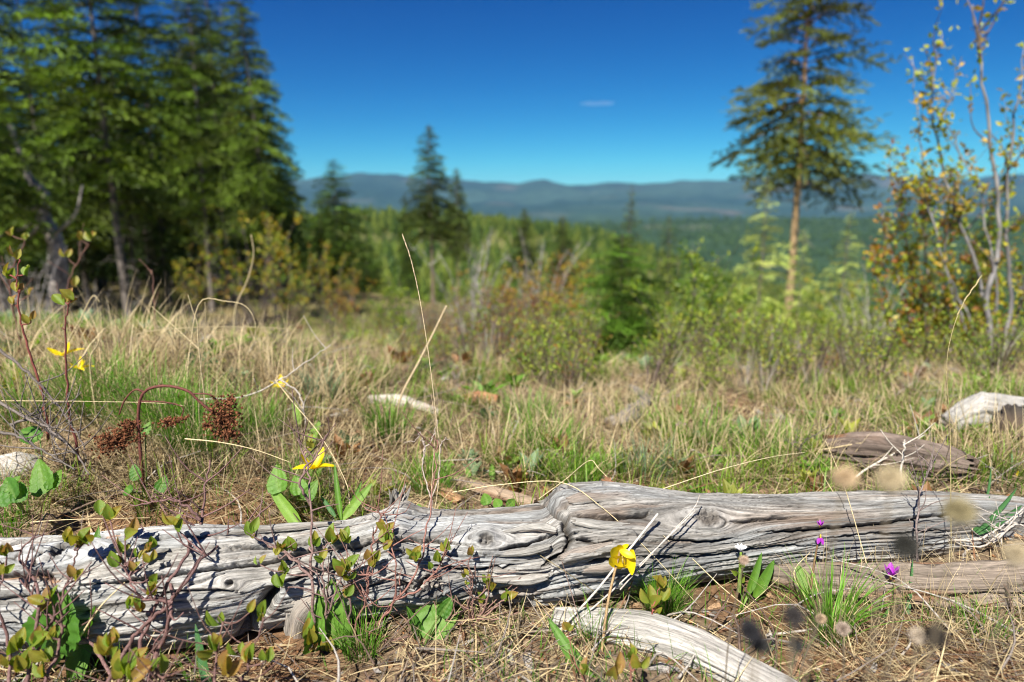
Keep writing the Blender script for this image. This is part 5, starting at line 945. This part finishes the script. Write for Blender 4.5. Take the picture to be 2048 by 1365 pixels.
for lab, lv, bs in [('pair of broad leaves at the far left edge above the log', [((30, 1000, 1.02), (-5, 945, 1.05), 0, 1.1, (-.3, -1, .5)), ((40, 1005, 1.02), (38, 950, 1.05), 0, .8, (.4, -1, .4)), ((10, 985, 1.03), (45, 940, 1.06), 2, .8, (.1, -1, .9))], (50, 1030)),
        ('broad leaves behind the left red shoot base', [((95, 985, 1.08), (60, 900, 1.12), 2, .8, (-.2, -1, .6)), ((100, 980, 1.08), (125, 925, 1.12), 2, .7, (.2, -1, .6)), ((80, 880, 1.2), (20, 850, 1.24), 0, .6, (0, -.8, .8))], (95, 1000)),
        ('bright veined broad leaf behind the log left of the spread petal lily', [((560, 985, 1.12), (545, 915, 1.15), 1, .95, (-.2, -1, .4)), ((600, 990, 1.12), (590, 935, 1.15), 1, .9, (.3, -1, .5)), ((610, 1000, 1.1), (640, 950, 1.12), 2, .8, (.2, -1, .6))], (575, 1010)),
        ('dark green leaves under the arching dried stem', [((275, 960, 1.14), (262, 920, 1.15), 0, .9, (0, -1, .5)), ((318, 985, 1.12), (335, 940, 1.15), 0, .8, (.3, -1, .4)), ((262, 985, 1.1), (245, 970, 1.12), 0, 1, (0, -1, .7)), ((290, 870, 1.2), (300, 835, 1.22), 2, .8, (0, -1, .3))], (295, 1000)),
        ('small green leaves at the foot of the split slab behind the log', [((975, 1010, 1.15), (965, 978, 1.18), 2, .9, (0, -1, .5)), ((1000, 1015, 1.14), (985, 990, 1.17), 1, .8, (0, -1, .5)), ((1015, 1015, 1.14), (1035, 992, 1.17), 1, .8, (.2, -1, .5)), ((840, 1030, 1.12), (835, 1000, 1.14), 2, .8, (0, -1, .6))], (990, 1020)),
        ('pale green leaf with a stalk at the log top left of the root twig', [((985, 960, 1.35), (982, 915, 1.4), 1, .35, (0, -1, .3)), ((940, 955, 1.35), (930, 930, 1.38), 1, .5, (0, -1, .3))], (985, 975)),
        ('grey green small leaved rosette at bottom right under the sedge', [((1650, 1300, .84), (1640, 1262, .86), 0, .6, (0, -1, .6)), ((1665, 1305, .84), (1660, 1270, .86), 2, .5, (0, -1, .6)), ((1640, 1310, .83), (1615, 1300, .84), 0, .5, (0, -.8, .9)), ((1680, 1310, .83), (1700, 1285, .85), 2, .5, (.1, -1, .8))], (1660, 1315)),
        ('small yellow green seedling at lower right corner', [((2005, 1340, .82), (1998, 1310, .84), 1, .5, (0, -1, .5)), ((2005, 1340, .82), (2025, 1318, .84), 1, .5, (0, -1, .5)), ((2000, 1345, .82), (1985, 1335, .83), 2, .6, (0, -1, .5))], (2005, 1345))]: broad(lab, lv, bs)
# smooth rosettes and strap leaves
SM = [leafmesh('smooth_leaf', M_leaf, 1, .34, .22, .06, 10, 5, c, c2, lambda t: math.sin(math.pi*min(1, t*.95+.03))**.6, mix=1, rib=(.2, .34, .08)) for c, c2 in [((.10, .24, .05), (.14, .28, .06)), ((.20, .33, .05), (.16, .28, .05)), ((.06, .17, .03), (.08, .20, .035))]]
STRAP = [leafmesh('strap_leaf', M_leaf, 1, .13, .3, .03, 14, 5, c, c2, lambda t: min(1, (t+.12)*3)*(1-t**3)**.8, mix=1) for c, c2 in [((.13, .27, .03), (.09, .22, .035)), ((.07, .19, .06), (.08, .21, .07)), ((.22, .38, .05), (.16, .32, .05))]]
def strap(label, lst, name='strap_leaf_plant', meshes=STRAP, cat='plant'):
    b = atf(*lst[0][0]); t = thing(name, label, cat, (b[0], b[1], H(b[0], b[1])))
    for p0_, p1_, k_, wdt, nrm in lst:
        p0, p1 = atf(*p0_), atf(*p1_); L_ = np.linalg.norm(p1-p0); link('leaf', meshes[k_], t, orient(p1-p0, nrm, L_, rel(p0, t), wdt))
strap('single tall broad upright blade in front of the log at far left', [((148, 1385, .775), (196, 1050, .86), 0, 1.15, (.35, -1, .1))])
strap('blurred bluish blade at the bottom left of the log', [((425, 1400, .74), (388, 1248, .80), 1, 1.1, (-.1, -1, .3)), ((100, 1340, .76), (133, 1300, .78), 0, 1.5, (0, -1, .3))])
strap('pair of wide lily leaves crossing at the left tip of the bleached branch', [((1215, 1420, .74), (1093, 1232, .83), 0, 1.15, (.1, -1, .4)), ((1150, 1400, .76), (1135, 1295, .81), 2, 2.2, (.2, -1, .3)), ((1195, 1390, .78), (1222, 1300, .81), 1, 1.8, (.2, -1, .3))])
strap('wide light green lily blade leaning behind the log beside the spread petal lily', [((605, 1060, 1.07), (533, 965, 1.14), 2, 1.4, (.1, -1, .5))])
strap('lily blades behind the log left of the splintered stub', [((685, 1040, 1.08), (745, 965, 1.13), 2, 1.7, (-.1, -1, .4)), ((683, 1040, 1.08), (668, 925, 1.13), 0, .8, (0, -1, .2)), ((672, 1035, 1.1), (640, 990, 1.13), 1, 1.2, (0, -1, .5)), ((695, 1030, 1.1), (725, 960, 1.15), 0, .9, (0, -1, .2))])
strap('broad parallel blades leaning right before the log, by the white flower', [((1508, 1195, .93), (1550, 1120, .955), 0, 2.2, (.1, -1, .3)), ((1495, 1190, .93), (1525, 1105, .955), 0, 1.6, (.1, -1, .2)), ((1475, 1225, .92), (1510, 1160, .945), 2, .9, (.1, -1, .2))])
strap('plant with two oval yellow green leaves below the log at right', [((1620, 1188, .925), (1597, 1132, .95), 1, 1.4, (-.2, -1, .3)), ((1620, 1188, .925), (1628, 1145, .94), 1, 1.3, (.2, -1, .3)), ((1625, 1188, .925), (1660, 1165, .94), 0, 1.0, (.2, -1, .7))], 'oval_leaf_plant', SM)
strap('tall narrow bluish blade standing before the small log at right', [((1805, 1262, .88), (1829, 1118, .93), 1, .75, (.3, -1, .1))])
strap('rosette of oval green leaves under the purple shooting star', [((1775, 1320, .83), (1738, 1278, .85), 0, 1.1, (-.3, -1, .6)), ((1775, 1320, .83), (1770, 1270, .86), 1, 1.0, (0, -1, .4)), ((1780, 1322, .83), (1815, 1280, .85), 0, 1.3, (.3, -1, .5)), ((1783, 1365, .8), (1786, 1335, .82), 2, 1.6, (0, -1, .5)), ((1735, 1275, .86), (1782, 1215, .88), 2, .4, (0, -1, .3))], 'oval_leaf_plant', SM)
strap('dark green leaf in the shade over the lower end of the bleached branch', [((1372, 1400, .77), (1375, 1318, .80), 2, 2.0, (0, -1, .5))], 'oval_leaf_plant', SM)
strap('bluish grass blades by the right end of the log', [((1945, 1062, 1.08), (1985, 990, 1.12), 1, .9, (.3, -1, .2)), ((1950, 1065, 1.08), (2040, 975, 1.12), 1, .6, (.3, -1, .3)), ((1955, 1068, 1.08), (2050, 1010, 1.12), 1, .7, (.3, -1, .4)), ((1970, 1000, 1.15), (1985, 930, 1.2), 1, .7, (.3, -1, .2)), ((2020, 980, 1.3), (2025, 890, 1.35), 1, .6, (.3, -1, .2))])
strap('green broad blades in the meadow beneath the pale bare branch', [((770, 900, 1.75), (755, 815, 1.85), 2, 1.2, (0, -1, .3)), ((772, 900, 1.75), (790, 830, 1.85), 2, 1.1, (0, -1, .3)), ((768, 900, 1.75), (775, 790, 1.85), 0, .9, (0, -1, .3))])
strap('grey green blade at bottom below the log, right of the broad leaf', [((985, 1375, .8), (982, 1305, .82), 1, 1.1, (0, -1, .3))])
strap('small toothed green leaves behind the log below the lily', [((620, 885, 1.4), (640, 840, 1.45), 2, 2.5, (0, -1, .5)), ((600, 850, 1.5), (585, 800, 1.55), 2, 2.0, (0, -1, .5))])
# ------------------------------------------------------------------ grass stalks one can follow
def stalk(label, pts, rad=.0011, col=(.50, .40, .22), spike=None, n=60, name='grass_stalk', r1=None):
    W_ = [atf(*q) for q in pts]; h0 = H(W_[0][0], W_[0][1])
    rad *= .78
    if W_[0][2] > h0+.02 and not any(w_ in label for w_ in ('horizontal', 'flat', 'lying', 'fallen', 'log', 'across', 'crossing', 'slanting', 'right edge')): W_.insert(0, np.array([W_[0][0]-.3*(W_[1][0]-W_[0][0]), W_[0][1]+.01, h0]))
    b = W_[0]; t = thing(name, label, 'grass stalk', b); P_ = smoothpath(W_, n); g = G(); tube(g, rel(P_, t), [rad, r1 or rad*.45], 5, np.array(col)); link('stem', g.mesh('stem', M_twig), t)
    if spike:
        g = G()
        for q in range(spike): k_ = n-2-int(q*n*.26/spike); d = P_[k_+1]-P_[k_]; d = d/np.linalg.norm(d); s_, n_ = frames(d); o = s_*(.0012 if q % 2 else -.0012); tube(g, rel([P_[k_]+o*.3, P_[k_]+d*.004+o, P_[k_]+d*.010+o*.7, P_[k_]+d*.015], t), np.array([.0003, .0010, .0007, .0001]), 5, np.array(col)*1.05)
        link('spikelets', g.mesh('spikelets', M_twig), t)
stalk('tallest pale grass stalk at centre, its thin seed spike against the hills', [(852, 1100, 1.0), (868, 1030, 1.04), (880, 930, 1.04), (872, 830, 1.04), (856, 700, 1.04), (838, 590, 1.04), (822, 520, 1.04), (809, 481, 1.04)], .0013, (.58, .47, .30), 9, r1=.0006)
stalk('second pale stalk twisting around the base of the tallest one', [(835, 1270, .9), (855, 1120, .96), (862, 1000, 1.0), (868, 900, 1.03), (872, 850, 1.03), (862, 790, 1.03)], .0012, (.48, .36, .24))
stalk('tall dark thin stalk with curved spike before the tall shrub at right', [(1903, 1205, .97), (1902, 1050, 1.0), (1900, 860, 1.02), (1893, 740, 1.02), (1903, 670, 1.02), (1925, 610, 1.02), (1956, 563, 1.02)], .0010, (.38, .32, .16), 7, r1=.0006)
stalk('long arched straw blade over the log fracture reaching down to the green tuft', [(905, 985, 1.05), (1000, 970, 1.02), (1120, 965, .98), (1200, 1012, .95), (1300, 1105, .92), (1400, 1215, .9)], .0012, (.62, .52, .30))
stalk('sharply bent pale stalk with peak above the log, right of centre', [(1078, 998, 1.1), (1130, 960, 1.1), (1178, 922, 1.08), (1200, 940, 1.06), (1260, 1003, 1.0), (1340, 1085, .95)], .0011, (.60, .50, .30))
stalk('pale grey dead stem leaning right, behind the large yellow lily', [(1118, 1262, .84), (1190, 1185, .87), (1250, 1110, .9), (1316, 1028, .94)], .0021, (.50, .47, .43), r1=.002)
stalk('second pale grey dead stem parallel to the first, farther right', [(1130, 1262, .84), (1210, 1195, .87), (1300, 1110, .9), (1392, 1020, .95)], .0018, (.45, .42, .38), r1=.001)
stalk('forked grey stem resting on the log right of the lily', [(1240, 1180, .88), (1320, 1090, .92), (1385, 1020, .96), (1400, 990, .97)], .0016, (.42, .38, .34), r1=.0008)
stalk('long straw blade rising to the right above the log', [(1320, 980, 1.06), (1440, 940, 1.08), (1540, 915, 1.1), (1610, 905, 1.12)], .001, (.60, .52, .32))
stalk('brown stalk leaning right in front of the fracture', [(1170, 1300, .82), (1155, 1230, .84), (1135, 1160, .87), (1123, 1120, .88)], .0011, (.22, .15, .12))
stalk('crossing dark stalk over the fracture going down right', [(1030, 1080, .97), (1110, 1130, .92), (1200, 1190, .88), (1280, 1230, .86)], .0010, (.22, .18, .10))
stalk('thick blurred straw blade leaning right in the centre meadow', [(800, 800, 1.6), (840, 720, 1.6), (870, 660, 1.6), (893, 612, 1.6)], .0042, (.55, .43, .27), r1=.002)
for q, (lab, pts, rd) in enumerate([('bent straw blade with tall peak at left', [(275, 690, 1.5), (290, 665, 1.5), (400, 655, 1.5), (510, 655, 1.5), (600, 660, 1.5)], .0014), ('pale kinked straw blade arching over the left tussock', [(370, 820, 1.4), (380, 700, 1.4), (400, 605, 1.4), (450, 603, 1.4), (490, 612, 1.4), (510, 645, 1.4), (508, 690, 1.4)], .0016),
        ('thick straw blade leaning left above the tussock', [(398, 700, 1.35), (395, 650, 1.35), (385, 620, 1.35), (376, 590, 1.35)], .002), ('thin vertical pale stalk beside the thick straw blade', [(398, 830, 1.3), (402, 740, 1.3), (410, 660, 1.3), (410, 605, 1.3)], .0013), ('straw blade fallen diagonally left of the thick one', [(400, 700, 1.4), (350, 655, 1.4), (303, 613, 1.4)], .0017),
        ('short broad straw blade leaning right by the yellow lilies', [(180, 730, 1.4), (195, 690, 1.4), (208, 658, 1.4)], .0024), ('blurred straw blade left of the second trunk', [(130, 700, 1.7), (160, 640, 1.7), (185, 593, 1.7), (200, 605, 1.7)], .0028), ('blurred curly straw blade before the yellow shrub', [(470, 620, 2.4), (495, 560, 2.4), (507, 510, 2.4), (502, 470, 2.4)], .0035),
        ('long horizontal straw blade crossing the left grass', [(0, 802, 1.2), (150, 803, 1.2), (300, 806, 1.2), (370, 812, 1.2)], .0011), ('long pale blade fallen from left mound toward the log', [(550, 760, 1.3), (590, 810, 1.25), (640, 870, 1.15), (690, 960, 1.05), (700, 1010, 1.0)], .0013), ('flat pale blade below the seed heads', [(370, 878, 1.15), (440, 885, 1.13), (510, 900, 1.12), (580, 925, 1.1)], .0015),
        ('straw blade lying on the log at far left', [(60, 1045, .99), (130, 1040, 1.0), (200, 1038, 1.0), (300, 1036, 1.0)], .0012), ('pale short twig across the leaves by the broad dark leaf', [(158, 1278, .8), (200, 1215, .82), (250, 1165, .84)], .0018), ('straw blade crossing the soil from the log to lower right', [(1385, 1118, .93), (1450, 1180, .9), (1530, 1240, .86), (1620, 1290, .82)], .0011),
        ('straw blade slanting up left of the white flower', [(1380, 1300, .84), (1470, 1235, .88), (1560, 1155, .93)], .0011), ('pair of thin straw stalks in front of the right log end', [(1735, 1135, .96), (1700, 1010, 1.0), (1680, 950, 1.05), (1650, 880, 1.1)], .0011), ('arched thick straw over the rotten log', [(1640, 900, 1.4), (1760, 885, 1.4), (1850, 915, 1.35), (1920, 980, 1.25), (1945, 1060, 1.1)], .0022),
        ('thin straw bent before the right rosette', [(1900, 1230, .9), (1897, 1160, .93), (1900, 1100, .95)], .0016), ('straw blade crossing the lower right litter', [(1700, 1215, .88), (1850, 1270, .85), (1990, 1340, .82), (2060, 1370, .8)], .0012), ('straw blade from right edge down across the corner', [(1910, 1225, .9), (1990, 1265, .88), (2080, 1320, .85)], .0012),
        ('bent pale stalk by the two leaved plant', [(1610, 1195, .92), (1588, 1145, .93), (1620, 1105, .94)], .0013), ('upright straw stalk in the middle meadow', [(1060, 920, 1.7), (1064, 880, 1.7), (1066, 832, 1.7)], .0022), ('stalk leaning before the small lily in the meadow', [(955, 815, 2.2), (965, 790, 2.2), (972, 765, 2.2)], .0022), ('pale stalk standing right of centre meadow', [(1255, 840, 2.0), (1252, 800, 2.0), (1256, 755, 2.0)], .0022)]):
    stalk(lab, pts, rd, np.array((.56, .46, .27))*r5.uniform(.75, 1.15), n=30)
# ------------------------------------------------------------------ tussocks
def tuss(g, px_, py_, n, L, spread, c0, c1, wd=.0018, lean=.35, cur=.6, rad=.03):
    p = ong(px_, py_, 0); a = r5.random(n)*6.28; rr_ = rad*np.sqrt(r5.random(n)); x = p[0]+rr_*np.cos(a); y = p[1]+rr_*np.sin(a); z = height(x, y)
    v = r5.random((n, 1)); blades(g, np.stack([x, y, z], -1), a+r5.normal(0, .5, n), np.abs(r5.normal(0, lean, n)), r5.normal(cur, .35, n), L*r5.uniform(.5, 1.15, n), wd*r5.uniform(.6, 1.3, n), np.array(c0)*(.7+.6*v), np.array(c1)*(.7+.6*v), 6)
GR0, GR1 = (.05, .13, .012), (.16, .36, .03)
for q, (lab, ax_, ay_, n, L, sp, w_) in enumerate([('lush fine green tussock under the dried seed heads', 400, 905, 420, .17, .06, .0016), ('fine green tussock left of the arching dried stem', 200, 830, 380, .17, .07, .0017), ('fine green tussock between the two seed heads', 320, 870, 420, .17, .06, .0016),
        ('green tussock at the left edge of the mound', 60, 850, 240, .15, .06, .0016), ('green tussock right of the seed heads', 510, 880, 260, .13, .05, .0016), ('green tuft behind the log near spread petal lily', 600, 1000, 170, .09, .03, .0016),
        ('dark green sedge tuft before the log under the yellow lily', 1325, 1225, 300, .085, .025, .0012), ('upright green sedge tuft at lower right', 1660, 1285, 120, .13, .018, .0024), ('small green tuft below the log root at right', 725, 1310, 110, .07, .025, .0014), ('sparse green tuft by the lily stem', 1190, 1290, 40, .08, .015, .0013),
        ('fresh green grass clump in the meadow centre', 1100, 905, 200, .11, .08, .0024), ('fresh green grass clump behind the fracture', 1150, 965, 220, .08, .06, .002), ('green grass clump left of the fresh centre clump', 780, 880, 140, .13, .05, .0028), ('green clump behind the splintered stub', 860, 985, 120, .08, .04, .002),
        ('green grass clump in the right meadow', 1400, 890, 220, .11, .09, .0025), ('bluish grass clump behind the log right of centre', 1290, 945, 160, .09, .08, .0022), ('green clump left of the rotten log', 1540, 920, 140, .1, .08, .0025), ('small green clump at lower right corner', 1960, 1270, 60, .05, .03, .0016),
        ('bright green low clump beside the orange chunk', 1060, 850, 160, .1, .08, .003), ('silvery green tuft behind the pale lily at left', 640, 800, 160, .09, .05, .004), ('green tuft at left below the log edge', 20, 1060, 80, .06, .03, .0016), ('green clump far right behind the log', 1840, 960, 70, .08, .05, .0022)]):
    b = ong(ax_, ay_); t = thing('grass_tussock', lab, 'grass tussock', b); g = G(); blue = q in (15, 19)
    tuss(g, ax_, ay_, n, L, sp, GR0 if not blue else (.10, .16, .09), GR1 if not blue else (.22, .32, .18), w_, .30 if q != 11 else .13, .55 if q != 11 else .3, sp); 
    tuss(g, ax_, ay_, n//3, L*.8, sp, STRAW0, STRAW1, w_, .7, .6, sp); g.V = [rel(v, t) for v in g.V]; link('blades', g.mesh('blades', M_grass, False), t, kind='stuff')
# straw mound: long arching dry blades, and thatch
g = G()
for q in range(110):
    ax_, ay_ = r5.uniform(-60, 720), r5.uniform(712, 860); tuss(g, ax_, ay_, 22, r5.uniform(.14, .24), .1, STRAW0, STRAW1, .0028, 1.05, .75, .08)
for q in range(90):
    ax_, ay_ = r5.uniform(-60, 800), r5.uniform(760, 1030); tuss(g, ax_, ay_, 26, .14, .1, STRAW0, STRAW1, .0016, 1.05, .5, .07)
for q in range(110):
    ax_, ay_ = r5.uniform(900, 2080), r5.uniform(820, 965); tuss(g, ax_, ay_, 22, .13, .1, STRAW0, STRAW1, .0024, .95, .5, .08)
for q in range(40):
    ax_, ay_ = r5.uniform(1550, 2080), r5.uniform(1190, 1360); tuss(g, ax_, ay_, 22, .10, .1, STRAW0, STRAW1, .0011, 1.1, .4, .06)
link('straw_tangle', g.mesh('straw_tangle', M_grass, False), kind='stuff', label='tangle of long arching dry straw on the mound and meadow')
# short green under layer near the log
g = G(); x, y, r, px = roots(7000, .7, 3.2, e=.2); m = notlog(x, y)&(fbm(x*4, y*4, 3, 99)+.1*(y > 1.1)-.12*(y < .95) > .05); x, y = x[m], y[m]; n = len(x); v = rng.random((n, 1))
blades(g, np.stack([x, y, height(x, y)], -1), rng.random(n)*6.28, rng.normal(.3, .3, n), rng.normal(.5, .4, n), rng.uniform(.02, .07, n), .0014, np.array(GR0)*(.7+.6*v), np.array(GR1)*(.6+.6*v), 4)
link('short_grass', g.mesh('short_grass', M_grass, False), kind='stuff', label='short fresh green grass coming up through the litter')
if bpy.app.background and False: print(sum(len(o.data.polygons) for o in sc.objects if o.type == 'MESH'))
